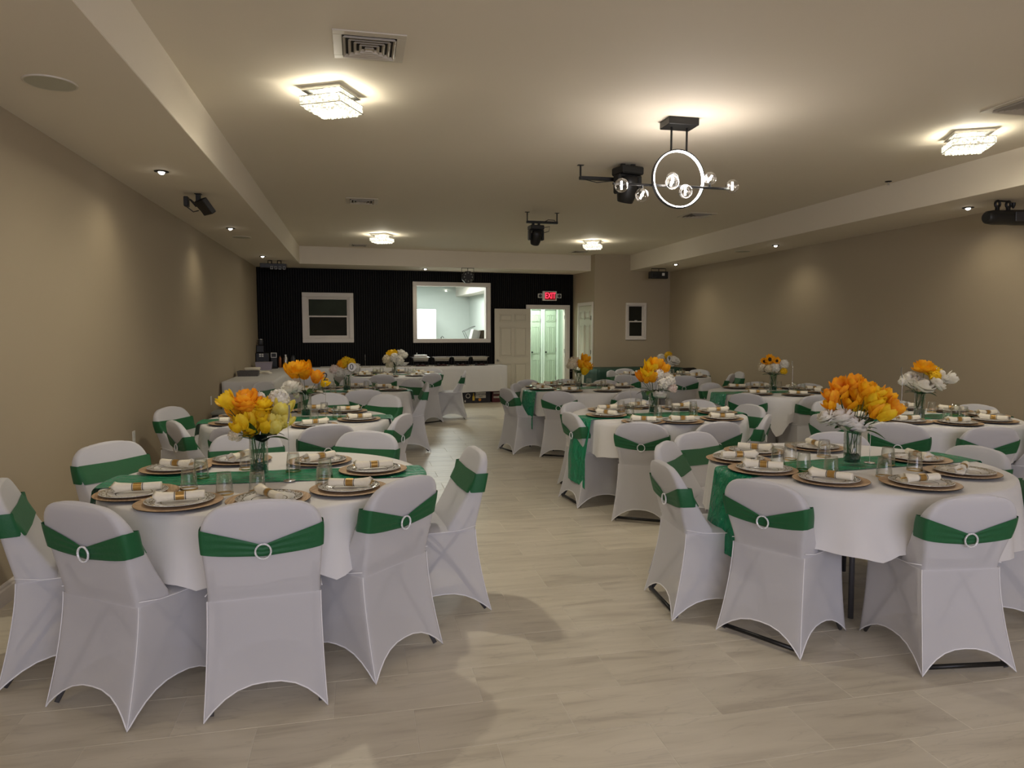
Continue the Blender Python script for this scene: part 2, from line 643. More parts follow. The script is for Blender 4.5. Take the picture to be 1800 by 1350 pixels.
# floor with single tiles
fl = obj('floor', (MB().box(XL - 0.2, XR + 0.2, YF, 19.5, -0.1, -0.0014), GROUT), kind='structure')
TX, TY = 0.5895, 0.2960
tile_me = MB().bev(0.0012, TX - 0.0012, 0.0012, TY - 0.0012, -0.012, 0.0, 0.0012).mesh('tile', TILE)
rows = []
y = 2.419 - 0.2960 * 22
k = -22
far = MB()
tiles = []
while y < 19.0:
    off = 0.194 if k % 2 == 0 else 0.475
    x = off - TX * 4
    while x > XL - TX:
        x -= TX
    while x < XR:
        tiles.append((x, y))
        x += TX
    y += TY
    k += 1
fwd = Vector((0.21306, 0.97411))
rgt = Vector((0.97411, -0.21306))
def infr(x, y):
    d = x * fwd.x + y * fwd.y
    s = x * rgt.x + y * rgt.y
    return d > 1.9 and abs(s / d) < 0.78
# furniture hides much of the floor; the nearest tiles in the frame are single parts
vis = sorted([t for t in tiles if infr(t[0] + TX / 2, t[1] + TY / 2)], key=lambda t: hypot(*t))[:300]
vs = set(vis)
for t in tiles:
    if t in vs:
        o = obj('tile', tile_me, fl, (t[0], t[1], 0))
    else:
        x0, x1 = max(t[0] + 0.0012, XL - 0.15), min(t[0] + TX - 0.0012, XR + 0.15)
        if x1 > x0:
            far.box(x0, x1, t[1] + 0.0012, t[1] + TY - 0.0012, -0.012, 0)
obj('tile_field', (far, TILE), fl, kind='stuff')

# ceiling, soffits
cl = obj('ceiling', (MB().box(XL - 0.2, XR + 0.2, YF, 16.2, ZC, ZC + 0.15), CEIL), kind='structure')
obj('soffit', (MB().bev(XL - 0.05, -1.03, YF, 14.9, ZS, ZC + 0.05, 0.004), CEIL), cl)
obj('soffit', (MB().bev(5.6, XR + 0.05, YF, 14.05, ZS, ZC + 0.05, 0.004), CEIL), cl)
b = MB()
pA, pB, pC, pD = W(0.85, 0.98), W(6.9, 0.98), W(6.9, -0.05), W(0.85, -0.05)
pts = [(-1.04, pA.y - 0.0, ZS), (4.84, pB.y - 0.06, ZS), (pC.x, pC.y, ZS), (-1.04, pD.y, ZS)]
pts2 = [(p[0], p[1], ZC + 0.04) for p in pts]
b.add(pts + pts2, [(3, 2, 1, 0), (4, 5, 6, 7), (0, 1, 5, 4), (1, 2, 6, 5), (2, 3, 7, 6), (3, 0, 4, 7)])
obj('soffit', (b, CEIL), cl)

# walls
wl = obj('wall_left', (MB().box(XL - 0.15, XL, YF, 15.0, 0, ZC), WALL), kind='structure')
wr = obj('wall_right', (MB().box(XR, XR + 0.15, YF, 14.2, 0, ZC), WALL), kind='structure')
obj('wall_front', (MB().box(XL - 0.15, XR + 0.15, YF - 0.15, YF, 0, ZC), WALL), kind='structure')
MF = Matrix.Translation((4.82, 14.02, 0))
wall('wall_alcove', MF, 1.75, 0.15, ZC, [(0.72, 1.11, 1.345, 2.045)], WALL)
# side wall beside the exit door, turned
SA, SB = Vector((4.72, 15.42, 0)), Vector((4.82, 14.02, 0))
sd = (SB - SA)
sl = sd.length
MS = Matrix.Translation(SA) @ Matrix.Rotation(atan2(sd.y, sd.x), 4, 'Z')
wall('wall_side', MS, sl, 0.12, ZC, [], WALL)
# rounded end where the side wall meets the alcove wall
b = MB()
b.lathe([(0.05, 0.0), (0.05, ZC)], 16, Matrix.Translation((4.87, 14.07, 0)))
obj('wall_corner', (b, WALL, True), kind='structure')

H_WIN1 = (0.93, 1.77, 1.345, 2.17)
H_WIN2 = (3.15, 4.66, 1.31, 2.44)
H_DOOR = (5.655, 6.50, 0.0, 1.985)
wall('wall_back', BWM, 6.9, 0.12, ZC, [H_WIN1, H_WIN2, H_DOOR], SLATB)
wb = bpy.data.objects['wall_back']
sb_ = MB()
u = 0.02
fr = [(0.83, 1.87, 1.245, 2.27), (3.05, 4.77, 1.23, 2.53), (5.56, 6.61, 0, 2.07)]
while u < 6.70:
    us = (u, u + 0.032)
    segs = [(0.0, ZS)]
    for h in fr:
        if h[0] < u + 0.032 and h[1] > u:
            ns = []
            for a, c in segs:
                if h[3] <= a or h[2] >= c:
                    ns.append((a, c))
                else:
                    if h[2] > a:
                        ns.append((a, h[2]))
                    if h[3] < c:
                        ns.append((h[3], c))
            segs = ns
    for a, c in segs:
        sb_.box(us[0], us[1], -0.016, 0.0, a, c, BWM)
    u += 0.0475
obj('slat_panel', (sb_, SLAT), wb, kind='stuff')

# baseboards
def baseboard(name, p, q, hgt=0.115):
    p, q = Vector(p), Vector(q)
    d = (q - p)
    M = Matrix.Translation(p) @ Matrix.Rotation(atan2(d.y, d.x), 4, 'Z')
    L = d.length
    prof = [(0, 0), (-0.014, 0), (-0.014, hgt * 0.72), (-0.009, hgt * 0.80), (-0.009, hgt * 0.9), (-0.004, hgt), (0, hgt)]
    b = MB()
    b.loops([[(0, a, z) for a, z in prof], [(L, a, z) for a, z in prof]], True, True, True, M)
    return obj(name, (b, TRIM), kind='structure')
baseboard('baseboard_left', (XL, 10.4, 0), (XL, YF, 0)).name = 'baseboard_left'
baseboard('baseboard_right', (XR, 14.0, 0), (XR, YF, 0))
bb = bpy.data.objects['baseboard_left']
bb.data.transform(Matrix.Identity(4))

# fix profile side: left wall board must stand inside the room
def flip_board(o, wallx):
    for v in o.data.vertices:
        if abs(v.co.x - wallx) > 1e-6:
            v.co.x = wallx + abs(v.co.x - wallx) * (1 if wallx < 0 else -1)
flip_board(bb, XL)
flip_board(bpy.data.objects['baseboard_right'], XR)
baseboard('baseboard_alcove', (4.86, 14.02, 0), (XR, 14.02, 0))

# window_1: double-hung with white frame on the slat wall
def rect_frame(b, u0, u1, z0, z1, w, y0, y1, M, bevel=0.006):
    b.bev(u0, u1, y0, y1, z1 - w, z1, bevel, M)
    b.bev(u0, u1, y0, y1, z0, z0 + w, bevel, M)
    b.bev(u0, u0 + w, y0, y1, z0 + w, z1 - w, bevel, M)
    b.bev(u1 - w, u1, y0, y1, z0 + w, z1 - w, bevel, M)
w1 = obj('window_1', (MB(), TRIM), kind='structure')
b = MB(); rect_frame(b, 0.845, 1.855, 1.255, 2.262, 0.085, -0.045, 0.02, BWM)
w1.data = b.mesh('window_1', TRIM)
b = MB(); rect_frame(b, 0.925, 1.775, 1.34, 2.177, 0.028, -0.03, 0.05, BWM)
obj('sash_frame', (b, TRIM), w1)
b = MB(); rect_frame(b, 0.953, 1.747, 1.755, 2.149, 0.022, -0.005, 0.03, BWM, 0.003)
obj('upper_sash', (b, TRIM), w1)
b = MB(); rect_frame(b, 0.953, 1.747, 1.368, 1.80, 0.030, -0.02, 0.01, BWM, 0.003)
obj('lower_sash', (b, TRIM), w1)
obj('pane', (MB().box(0.96, 1.74, 0.012, 0.018, 1.77, 2.14, BWM), DPANE2), w1)
obj('pane', (MB().box(0.96, 1.74, -0.008, -0.002, 1.38, 1.79, BWM), DPANE), w1)

# window_2: wide serving window into the bright kitchen
b = MB(); rect_frame(b, 3.07, 4.755, 1.24, 2.52, 0.085, -0.05, 0.02, BWM)
w2 = obj('window_2', (b, TRIM), kind='structure')
b = MB(); rect_frame(b, 3.145, 4.665, 1.305, 2.445, 0.012, -0.035, 0.13, BWM, 0.002)
obj('window_jamb', (b, TRIM), w2)
obj('pane', (MB().box(3.157, 4.653, 0.05, 0.056, 1.317, 2.433, BWM), WINGL), w2)

# window_3: small double-hung in the alcove
w3b = MB(); rect_frame(w3b, 0.685, 1.145, 1.305, 2.08, 0.045, -0.03, 0.02, MF, 0.005)
w3 = obj('window_3', (w3b, TRIM), kind='structure')
b = MB(); rect_frame(b, 0.73, 1.10, 1.35, 2.035, 0.02, -0.012, 0.06, MF, 0.003)
obj('sash_frame', (b, TRIM), w3)
b = MB(); rect_frame(b, 0.75, 1.08, 1.36, 1.70, 0.026, 0.0, 0.03, MF, 0.003)
obj('lower_sash', (b, TRIM), w3)
b = MB(); rect_frame(b, 0.75, 1.08, 1.67, 2.025, 0.020, 0.02, 0.05, MF, 0.003)
obj('upper_sash', (b, TRIM), w3)
obj('pane', (MB().box(0.77, 1.06, 0.012, 0.018, 1.38, 1.68, MF), DPANE), w3)
obj('pane', (MB().box(0.765, 1.065, 0.034, 0.04, 1.69, 2.01, MF), DPANE), w3)
obj('latch', (MB().bev(0.885, 0.945, -0.012, 0.0, 1.70, 1.715, 0.003, MF), PLASTW), w3)

# kitchen seen through window_2
KM = BWM
b = MB()
b.box(2.2, 2.3, 0.12, 3.2, 0, 2.75, KM)
b.box(2.2, 5.15, 3.2, 3.3, 0, 2.75, KM)
kit = obj('wall_kitchen', (b, KWALL), kind='structure')
obj('wall_kitchen_right', (MB().box(5.05, 5.15, 0.12, 3.2, 0, 2.75, KM), KWALL), kind='structure')
obj('ceiling_kitchen', (MB().box(2.2, 5.15, 0.12, 3.3, 2.66, 2.75, KM), KWALL), kind='structure')
b = MB(); b.box(4.70, 5.05, 0.125, 3.2, 2.38, 2.66, KM)
obj('trim_1', (b, TRIM), kind='structure')
lp = BWM @ Vector((3.8, 1.4, 2.60))
light('kitchen_light', 'AREA', lp, W_KITCHEN, (0.98, 1.0, 0.97), 1.0, rot=(0, 0, 0))
lamp = thing('ceiling_panel_light', 'flat lit ceiling panel inside the kitchen behind the serving window', 'ceiling light', tuple(lp))
obj('light_frame', (MB().bev(-0.55, 0.55, -0.55, 0.55, 0.03, 0.058, 0.004), TRIM), lamp)
fridge = thing('refrigerator', 'tall white appliance standing behind the wide serving window', 'refrigerator', tuple(BWM @ Vector((3.52, 2.6, 0))), AW)
obj('body', (MB().bev(-0.48, 0.48, -0.3, 0.35, 0.02, 2.02, 0.012), mat('appliance_white', (0.95, 0.97, 0.95), 0.4, vary=(3, 0.02))), fridge)
obj('door', (MB().bev(-0.475, 0.475, -0.34, -0.305, 0.06, 2.01, 0.010), MATS['appliance_white']), fridge)
obj('handle', (MB().tube([(-0.42, -0.345, 1.0), (-0.42, -0.375, 1.03), (-0.42, -0.375, 1.5), (-0.42, -0.345, 1.53)], 0.009), STEEL), fridge)
ct = thing('kitchen_counter', 'steel prep counter just inside the serving window', 'counter', tuple(BWM @ Vector((3.95, 0.62, 0))), AW)
obj('worktop', (MB().bev(-0.95, 1.05, -0.4, 0.4, 1.20, 1.235, 0.005), STEEL), ct)
for sx in (-0.9, 1.0):
    for sy in (-0.35, 0.35):
        obj('leg', (MB().cyl(sx, sy, 0, 1.2, 0.02), STEEL), ct)
fa = thing('faucet', 'small dark kitchen faucet in the serving window', 'faucet', tuple(BWM @ Vector((3.82, 0.75, 1.235))), AW)
obj('spout', (MB().tube([(0, 0, 0), (0, 0, 0.11), (0.02, -0.03, 0.14), (0.05, -0.06, 0.10)], 0.009), BLACKP, True), fa)
obj('handle', (MB().tube([(0.02, 0, 0.02), (0.07, 0, 0.06)], 0.006), BLACKP), fa)
# rack and cardboard box at the right end of the counter
bx = thing('cardboard_box', 'brown cardboard box in the corner of the serving window', 'box', tuple(BWM @ Vector((4.78, 0.62, 1.235))), AW + 0.2)
CARD = mat('cardboard', (0.12, 0.085, 0.045), 0.8, vary=(20, 0.2))
obj('carton', (MB().bev(-0.13, 0.13, -0.14, 0.14, 0, 0.27, 0.004), CARD), bx)
obj('flap', (MB().box(-0.13, 0.0, -0.14, 0.14, 0.272, 0.278, Matrix.Rotation(-0.15, 4, 'Y')), CARD), bx)
rk = thing('wire_rack', 'tilted dark wire rack beside the brown box', 'rack', tuple(BWM @ Vector((4.45, 0.62, 1.235))), AW)
b = MB()
for z in (0.02, 0.05):
    b.tube([(-0.17, -0.12, z), (0.17, -0.12, z), (0.17, 0.12, z), (-0.17, 0.12, z)], 0.006, close=True)
obj('base_frame', (b, BLACKP), rk)
b = MB()
b.tube([(-0.05, -0.1, 0.05), (-0.15, -0.1, 0.25), (0.10, -0.1, 0.36)], 0.006)
b.tube([(-0.05, 0.1, 0.05), (-0.15, 0.1, 0.25), (0.10, 0.1, 0.36)], 0.006)
b.tube([(-0.15, -0.1, 0.25), (-0.15, 0.1, 0.25)], 0.005)
b.tube([(0.10, -0.1, 0.36), (0.10, 0.1, 0.36)], 0.005)
obj('hoop', (b, BLACKP), rk)
obj('tray', (MB().bev(-0.02, 0.16, -0.12, 0.12, 0.055, 0.30, 0.01, Matrix.Rotation(0.25, 4, 'Y')), PLASTW), rk)

# hall behind the exit doorway
b = MB()
b.box(5.2, 7.12, 1.35, 1.45, 0, 2.5, BWM)
b.box(5.2, 5.28, 0.12, 1.35, 0, 2.5, BWM)
obj('wall_hall', (b, HALLW), kind='structure')
obj('wall_hall_right', (MB().box(7.02, 7.12, 0.12, 1.35, 0, 2.5, BWM), HALLW), kind='structure')
obj('ceiling_hall', (MB().box(5.2, 7.12, 0.12, 1.45, 2.45, 2.5, BWM), HALLW), kind='structure')
light('hall_light', 'AREA', BWM @ Vector((6.0, 0.7, 2.42)), W_HALL * 0.8, (0.92, 1.0, 0.90), 0.35)
hl = thing('hall_ceiling_light', 'flush ceiling lamp in the small bright hall', 'ceiling light', tuple(BWM @ Vector((6.0, 0.7, 2.45))))
obj('rim', (MB().lathe([(0.18, 0), (0.18, -0.02), (0.16, -0.025)], 24), TRIM), hl)

def panel_door(b, w, h, t, cols, M):
    """slab with raised moulded panels; x 0..w, front face at y=-t"""
    b.bev(0, w, -t, 0, 0.01, h, 0.003, M)
    st = w * 0.13
    gap = w * 0.08 if cols == 2 else 0
    pw = (w - 2 * st - gap) / cols
    for c in range(cols):
        x0 = st + c * (pw + gap)
        for z0, z1 in ((0.11, 0.40), (0.475, 0.80), (0.86, 0.945)):
            za, zb = z0 * h, z1 * h
            for yy in (-t, 0):
                s = -1 if yy < 0 else 1
                ya, yb_ = (yy - 0.011, yy) if s < 0 else (yy, yy + 0.011)
                # moulding ring and raised field
                for q in ((x0, x0 + pw, za, za + 0.016), (x0, x0 + pw, zb - 0.016, zb), (x0, x0 + 0.014, za, zb), (x0 + pw - 0.014, x0 + pw, za, zb)):
                    b.box(q[0], q[1], ya, yb_, q[2], q[3], M)
                g_ = min(0.03, pw * 0.28)
                b.bev(x0 + g_, x0 + pw - g_, ya, yb_, za + g_, zb - g_, 0.004, M)

# door_1: casing and the open leaf folded back against the slats
b = MB()
b.bev(5.565, 5.655, -0.03, 0.0, 0, 1.985, 0.004, BWM)
b.bev(6.50, 6.595, -0.03, 0.0, 0, 1.985, 0.004, BWM)
b.bev(5.565, 6.595, -0.03, 0.0, 1.985, 2.065, 0.004, BWM)
b.box(5.655, 5.67, 0.0, 0.12, 0, 1.985, BWM)
b.box(6.485, 6.50, 0.0, 0.12, 0, 1.985, BWM)
b.box(5.655, 6.50, 0.0, 0.12, 1.970, 1.985, BWM)
d1 = obj('door_1', (b, TRIM), kind='structure')
ML = BWM @ Matrix.Translation((5.655, -0.075, 0)) @ Matrix.Rotation(pi + 0.06, 4, 'Z')
b = MB(); panel_door(b, 0.83, 1.97, 0.035, 2, ML @ Matrix.Diagonal((1, 1, 1, 1)))
obj('door_leaf', (b, DOORP), d1)
b = MB()
kp = BWM @ Vector((4.885, -0.165, 0.86))
b.sphere(kp, 0.028, 12, 8)
b.tube([BWM @ Vector((4.885, -0.11, 0.86)), kp], 0.012)
obj('door_knob', (b, STEEL, True), d1)
for z in (0.25, 1.0, 1.75):
    obj('hinge', (MB().cyl(6.47, -0.01, z, z + 0.09, 0.009, 8, BWM), STEEL), d1)

# door_2 and door_3: narrow panelled closet doors in the hall
for nm, ua, ub, off in (('door_2', 6.02, 6.25, 1.35), ('door_3', 6.37, 6.65, 1.35)):
    MD = BWM @ Matrix.Translation((ua + 0.10, off - 0.03, 0))
    b = MB(); panel_door(b, ub - ua, 1.99, 0.03, 2, MD)
    o = obj(nm, (b, HALLP), kind='structure')
    b = MB()
    for xx in (-0.055, ub - ua + 0.012):
        b.bev(xx, xx + 0.043, -0.06, 0.0, 0, 2.03, 0.004, MD)
    b.bev(-0.055, ub - ua + 0.055, -0.06, 0.0, 2.0, 2.05, 0.004, MD)
    obj('door_casing', (b, HALLW), o)
    obj('gap_shade_strip', (MB().box(-0.012, 0.0, -0.012, 0.0, 0, 2.0, MD).box(ub - ua, ub - ua + 0.012, -0.012, 0.0, 0, 2.0, MD), VENTD), o, kind='stuff')  # dark strips stand in for the shade beside the door
    b = MB(); b.sphere(BWM @ Vector((ua + 0.115, off - 0.10, 0.98)), 0.022, 10, 6)
    b.tube([BWM @ Vector((ua + 0.115, off - 0.05, 0.98)), BWM @ Vector((ua + 0.115, off - 0.10, 0.98))], 0.008)
    obj('door_knob', (b, BLACK, True), o)
    for z in (0.3, 1.0, 1.7):
        obj('hinge', (MB().cyl(ub + 0.105, off - 0.075, z, z + 0.08, 0.006, 8, BWM), STEEL), o)

# door_4: closed door in the short side wall
MD = MS @ Matrix.Translation((0.50, 0, 0))
b = MB()
b.bev(0.0, 0.07, -0.02, 0.0, 0, 2.03, 0.003, MD)
b.bev(0.78, 0.85, -0.02, 0.0, 0, 2.03, 0.003, MD)
b.bev(0.0, 0.85, -0.02, 0.0, 2.03, 2.10, 0.003, MD)
d4 = obj('door_4', (b, TRIM), kind='structure')
b = MB(); panel_door(b, 0.71, 2.02, 0.006, 2, MD @ Matrix.Translation((0.07, -0.001, 0)))
obj('door_leaf', (b, DOORP), d4)
for z in (0.25, 1.0, 1.72):
    obj('hinge', (MB().cyl(0.765, -0.018, z, z + 0.09, 0.008, 8, MD), BLACK), d4)

# ------------------------------------------------------------------ ceiling fixtures
def crystal_lamp(x, y, rz, label):
    t = thing('crystal_ceiling_light', label, 'ceiling light', (x, y, ZC), rz, 'square crystal ceiling lights')
    return t
def fill_crystal(t):
    s = 0.14
    obj('mounting_plate', (MB().bev(-s, s, -s, s, -0.028, 0, 0.003), CHROME), t)
    c = MB()
    rnd = random.Random(3)
    for tier, (z0, z1, q, n) in enumerate(((-0.062, -0.030, 0.085, 8), (-0.115, -0.062, 0.145, 13), (-0.140, -0.116, 0.125, 11))):
        for k in range(4):
            for j in range(n):
                a = -q + 2 * q * (j + 0.5) / n
                w = q / n * 0.82
                M = Matrix.Rotation(k * pi / 2, 4, 'Z') @ Matrix.Translation((a, -q, 0))
                c.bev(-w, w, -0.006, 0.006, z0 + rnd.random() * 0.006, z1 - rnd.random() * 0.004, 0.003, M)
    for i in range(7):
        for j in range(7):
            xx, yy = -0.11 + i * 0.0367, -0.11 + j * 0.0367
            c.bev(xx - 0.013, xx + 0.013, yy - 0.004, yy + 0.004, -0.138 + rnd.random() * 0.012, -0.118, 0.002)
    obj('crystal_prisms', (c, CRYS), t, kind='stuff')
    b = MB()
    rect = 0.148
    for z in (-0.064, -0.117):
        b.tube([(-rect, -rect, z), (rect, -rect, z), (rect, rect, z), (-rect, rect, z)], 0.004, 6, close=True)
    obj('crystal_frame', (b, CHROME), t)
CRYS = bpy.data.materials.new('lit_crystal')
CRYS.use_nodes = True
n, l = nodes_of(CRYS)
b_ = n['Principled BSDF']
b_.inputs['Base Color'].default_value = (0.02, 0.02, 0.02, 1)
b_.inputs['Roughness'].default_value = 0.4
b_.inputs['Specular IOR Level'].default_value = 0.0
b_.inputs['Emission Color'].default_value = (1.0, 0.95, 0.70, 1)
tc = n.new('ShaderNodeTexCoord'); vn = n.new('ShaderNodeTexNoise'); vn.inputs['Scale'].default_value = 55
mr = n.new('ShaderNodeMapRange'); mr.inputs['From Min'].default_value = 0.4; mr.inputs['From Max'].default_value = 0.6
mr.inputs['To Min'].default_value = 0.45; mr.inputs['To Max'].default_value = 2.4
l.new(tc.outputs['Object'], vn.inputs['Vector']); l.new(vn.outputs['Fac'], mr.inputs['Value']); l.new(mr.outputs['Result'], b_.inputs['Emission Strength'])
tr = n.new('ShaderNodeBsdfTransparent'); mx = n.new('ShaderNodeMixShader'); mx.inputs[0].default_value = 0.35
l.new(b_.outputs[0], mx.inputs[1]); l.new(tr.outputs[0], mx.inputs[2]); l.new(mx.outputs[0], n['Material Output'].inputs['Surface'])
spots = [(-0.14, 4.92, 'square crystal ceiling light nearest the left soffit, brightly lit'),
         (0.42, 11.9, 'small far crystal ceiling light between two vents, before the black slat wall'),
         (4.08, 12.0, 'far crystal ceiling light beside the column by the exit'),
         (4.80, 4.86, 'square crystal ceiling light near the right soffit'),
         (-0.5, -2.0, 'added unseen crystal ceiling light behind the camera, left side'),  # this and the next are unseen lamps added to light the near chairs
         (4.6, -2.0, 'added unseen crystal ceiling light behind the camera, right side')]
first = None
for i, (x, y, lab) in enumerate(spots):
    if first is None:
        first = crystal_lamp(x, y, radians(-28), lab)
        fill_crystal(first)
    else:
        dup(first, (x, y, ZC), radians(-28), lab)
    k_ = 1.6 if i == 0 else 1.0
    light('crystal_light', 'POINT', (x, y, ZC - 0.095), W_CRYSTAL * 0.42 * (1.2 if i == 0 else 1.0), C_CRYSTAL, 0.05)
    light('crystal_downlight', 'SPOT', (x, y, ZC - 0.06), W_CRYSTAL * 0.75 * k_, C_CRYSTAL, 0.05, spot=165, blend=0.5)

# chandelier
CH = Vector((2.38, 5.02, 0))
ch = thing('chandelier', 'black pendant chandelier with lit hoop, crossbar and seven glass globes', 'chandelier', (CH.x, CH.y, ZC))
obj('canopy', (MB().bev(-0.12, 0.12, -0.085, 0.085, -0.055, 0, 0.004), BLACK), ch)
for sx in (-0.062, 0.062):
    obj('rod', (MB().cyl(sx, 0, -0.23, -0.05, 0.008, 10), BLACK), ch)
zr = 2.636 - ZC
RR = 0.212
ang = [2 * pi * k / 64 for k in range(64)]
b = MB()
rings = []
for a in ang + [0]:
    ca, sa = cos(a), sin(a)
    rings.append([((RR + dr) * ca, dy, zr + (RR + dr) * sa) for dr, dy in ((-0.007, -0.011), (0.007, -0.011), (0.007, 0.011), (-0.007, 0.011))])
b.loops(rings, True)
RZ = Matrix.Rotation(0.02, 4, 'Z')
obj('hoop', (b, BLACK), ch, rot=0.05)
rings = []
for a in ang + [0]:
    ca, sa = cos(a), sin(a)
    rings.append([((RR + dr) * ca, dy, zr + (RR + dr) * sa) for dr, dy in ((-0.0105, -0.0125), (-0.002, -0.0125), (-0.0075, 0.0125), (-0.0105, 0.0125))])
obj('led_strip', (MB().loops(rings, True), LED), ch, rot=0.05)
zb = 2.582 - ZC
obj('crossbar', (MB().bev(-0.52, 0.44, -0.009, 0.009, zb - 0.008, zb + 0.008, 0.002), BLACK), ch)
gl_pos = [(-0.46, -0.02, zb - 0.015), (-0.29, 0.0, zb - 0.075), (-0.015, 0.07, zb + 0.07), (-0.085, -0.075, zb + 0.012), (0.045, -0.03, zb - 0.04), (0.258, 0.0, zb + 0.068), (0.43, -0.03, zb + 0.015)]
gm = MB().sphere((0, 0, 0), 0.052, 24, 14).mesh('globe', GLASSG, True)
tm = MB().cyl(0, 0, -0.030, 0.030, 0.0075, 10).mesh('bulb', TUBE)
for k, (gx, gy, gz) in enumerate(gl_pos):
    g = obj('globe', gm, ch, (gx, gy, gz))
    obj('bulb', tm, g, (0, 0, 0), rot=(0.3 * (k % 3), 0.4 * (k % 2), 0) if k % 2 else (0, 0, 0))
    b = MB(); b.tube([(gx, gy * 0.2, zb), (gx, gy * 0.7, zb + (gz - zb) * 0.6)], 0.010, 8)
    obj('socket', (b, BLACK), ch)
    light('globe_light', 'POINT', (CH.x + gx, CH.y + gy, ZC + gz), W_GLOBE, C_GLOBE, 0.012)
light('hoop_light', 'POINT', (CH.x, CH.y - 0.03, 2.64), 10, C_GLOBE, 0.2)

# vents
def vent(x, y, s, rz, label, n=5):
    t = thing('ceiling_vent', label, 'vent', (x, y, ZC), rz, 'square ceiling air vents')
    obj('duct_shade_sheet', (MB().box(-s, s, -s, s, -0.004, -0.001), VENTD), t)  # flat dark sheet painted in place of the shade inside the duct
    b = MB()
    rect_frame(b, -s - 0.05, s + 0.05, 0, 0.006, 0.001, 0, 0, Matrix()) if False else None
    for x0, x1, y0, y1 in ((-s - .05, s + .05, -s - .05, -s), (-s - .05, s + .05, s, s + .05), (-s - .05, -s, -s, s), (s, s + .05, -s, s)):
        b.bev(x0, x1, y0, y1, -0.008, 0, 0.002)
    obj('vent_frame', (b, VENTW), t)
    for k in range(n):
        q0 = s * (1 - k / n) - s * 0.02
        q1 = q0 - s / n * 0.55
        zbm, zt = -0.003, -0.020 - 0.001 * k
        # sloped square louvre
        R0 = [(-q0, -q0, zt), (q0, -q0, zt), (q0, q0, zt), (-q0, q0, zt)]
        R1 = [(-q1 - .004, -q1 - .004, zbm), (q1 + .004, -q1 - .004, zbm), (q1 + .004, q1 + .004, zbm), (-q1 - .004, q1 + .004, zbm)]
        R2 = [(-q1, -q1, zbm), (q1, -q1, zbm), (q1, q1, zbm), (-q1, q1, zbm)]
        R3 = [(-q0 + .004, -q0 + .004, zt), (q0 - .004, -q0 + .004, zt), (q0 - .004, q0 - .004, zt), (-q0 + .004, q0 - .004, zt)]
        obj('louvre', (MB().loops([R3, R2, R1, R0], True), VENTW), t)
vent(0.09, 4.11, 0.145, 0.0, 'large square ceiling vent above the nearest left table')
vent(0.08, 8.9, 0.14, 0.0, 'ceiling vent halfway down the left side of the ceiling', 4)
vent(0.06, 13.45, 0.13, 0.05, 'farthest left ceiling vent just before the rear soffit', 4)
vent(4.36, 13.6, 0.13, 0.05, 'ceiling vent behind the far crystal light by the column', 4)
vent(4.55, 9.0, 0.15, 0.0, 'ceiling vent below and beyond the chandelier hoop', 4)
vent(4.60, 4.17, 0.15, 0.0, 'ceiling vent at the right edge near the crystal light', 6)

# recessed spot lights
dl = [(-1.48, 6.1, 'recessed spot light in left soffit before the flood light'), (-1.49, 9.25, 'recessed spot light in left soffit beyond the flood light'),
      (-1.53, 12.57, 'recessed spot light in left soffit by the four-lens bar'), (6.08, 6.12, 'recessed spot light in right soffit beside the black effect projector'),
      (6.0, 9.38, 'recessed spot light halfway along the right soffit'), (5.86, 12.41, 'recessed spot light in right soffit by the box-shaped party light'),
      (1.36, 14.42, 'recessed spot light in the rear soffit above the serving window'),
      (-1.48, 2.9, 'recessed spot light in left soffit above the camera side'), (6.05, 2.9, 'recessed spot light in right soffit above the camera side')]
fd = None
for i, (x, y, lab) in enumerate(dl):
    if fd is None:
        fd = thing('recessed_spot_light', lab, 'spot light', (x, y, ZS), 0, 'recessed soffit spot lights')
        obj('trim_ring', (MB().lathe([(0.026, -0.002), (0.030, -0.010), (0.052, -0.006), (0.054, 0.0)], 24), BLACK, True), fd)
        obj('bulb', (MB().sphere((0, 0, -0.006), 0.024, 14, 8, sz=0.8), BULB, True), fd)
    else:
        dup(fd, (x, y, ZS), 0, lab)
    if i != 2:
        light('spot_light', 'SPOT', (x, y, ZS - 0.035), W_DOWN, (1.0, 0.88, 0.66), 0.02, spot=140, blend=1.0)

# round in-ceiling speakers
sp0 = None
for x, y, lab in ((-1.49, 4.07, 'large round ceiling speaker nearest, flush in the left soffit'), (-1.49, 10.1, 'far round ceiling speaker in left soffit'), (5.95, 10.2, 'round ceiling speaker in the right soffit')):
    if sp0 is None:
        sp0 = thing('ceiling_speaker', lab, 'speaker', (x, y, ZS), 0, 'round soffit speakers')
        obj('grille', (MB().lathe([(0.001, -0.006), (0.112, -0.006)], 40), SPKR), sp0)
        obj('rim', (MB().lathe([(0.112, -0.006), (0.116, -0.008), (0.122, -0.004), (0.122, 0)], 40), VENTW, True), sp0)
    else:
        dup(sp0, (x, y, ZS), 0, lab)

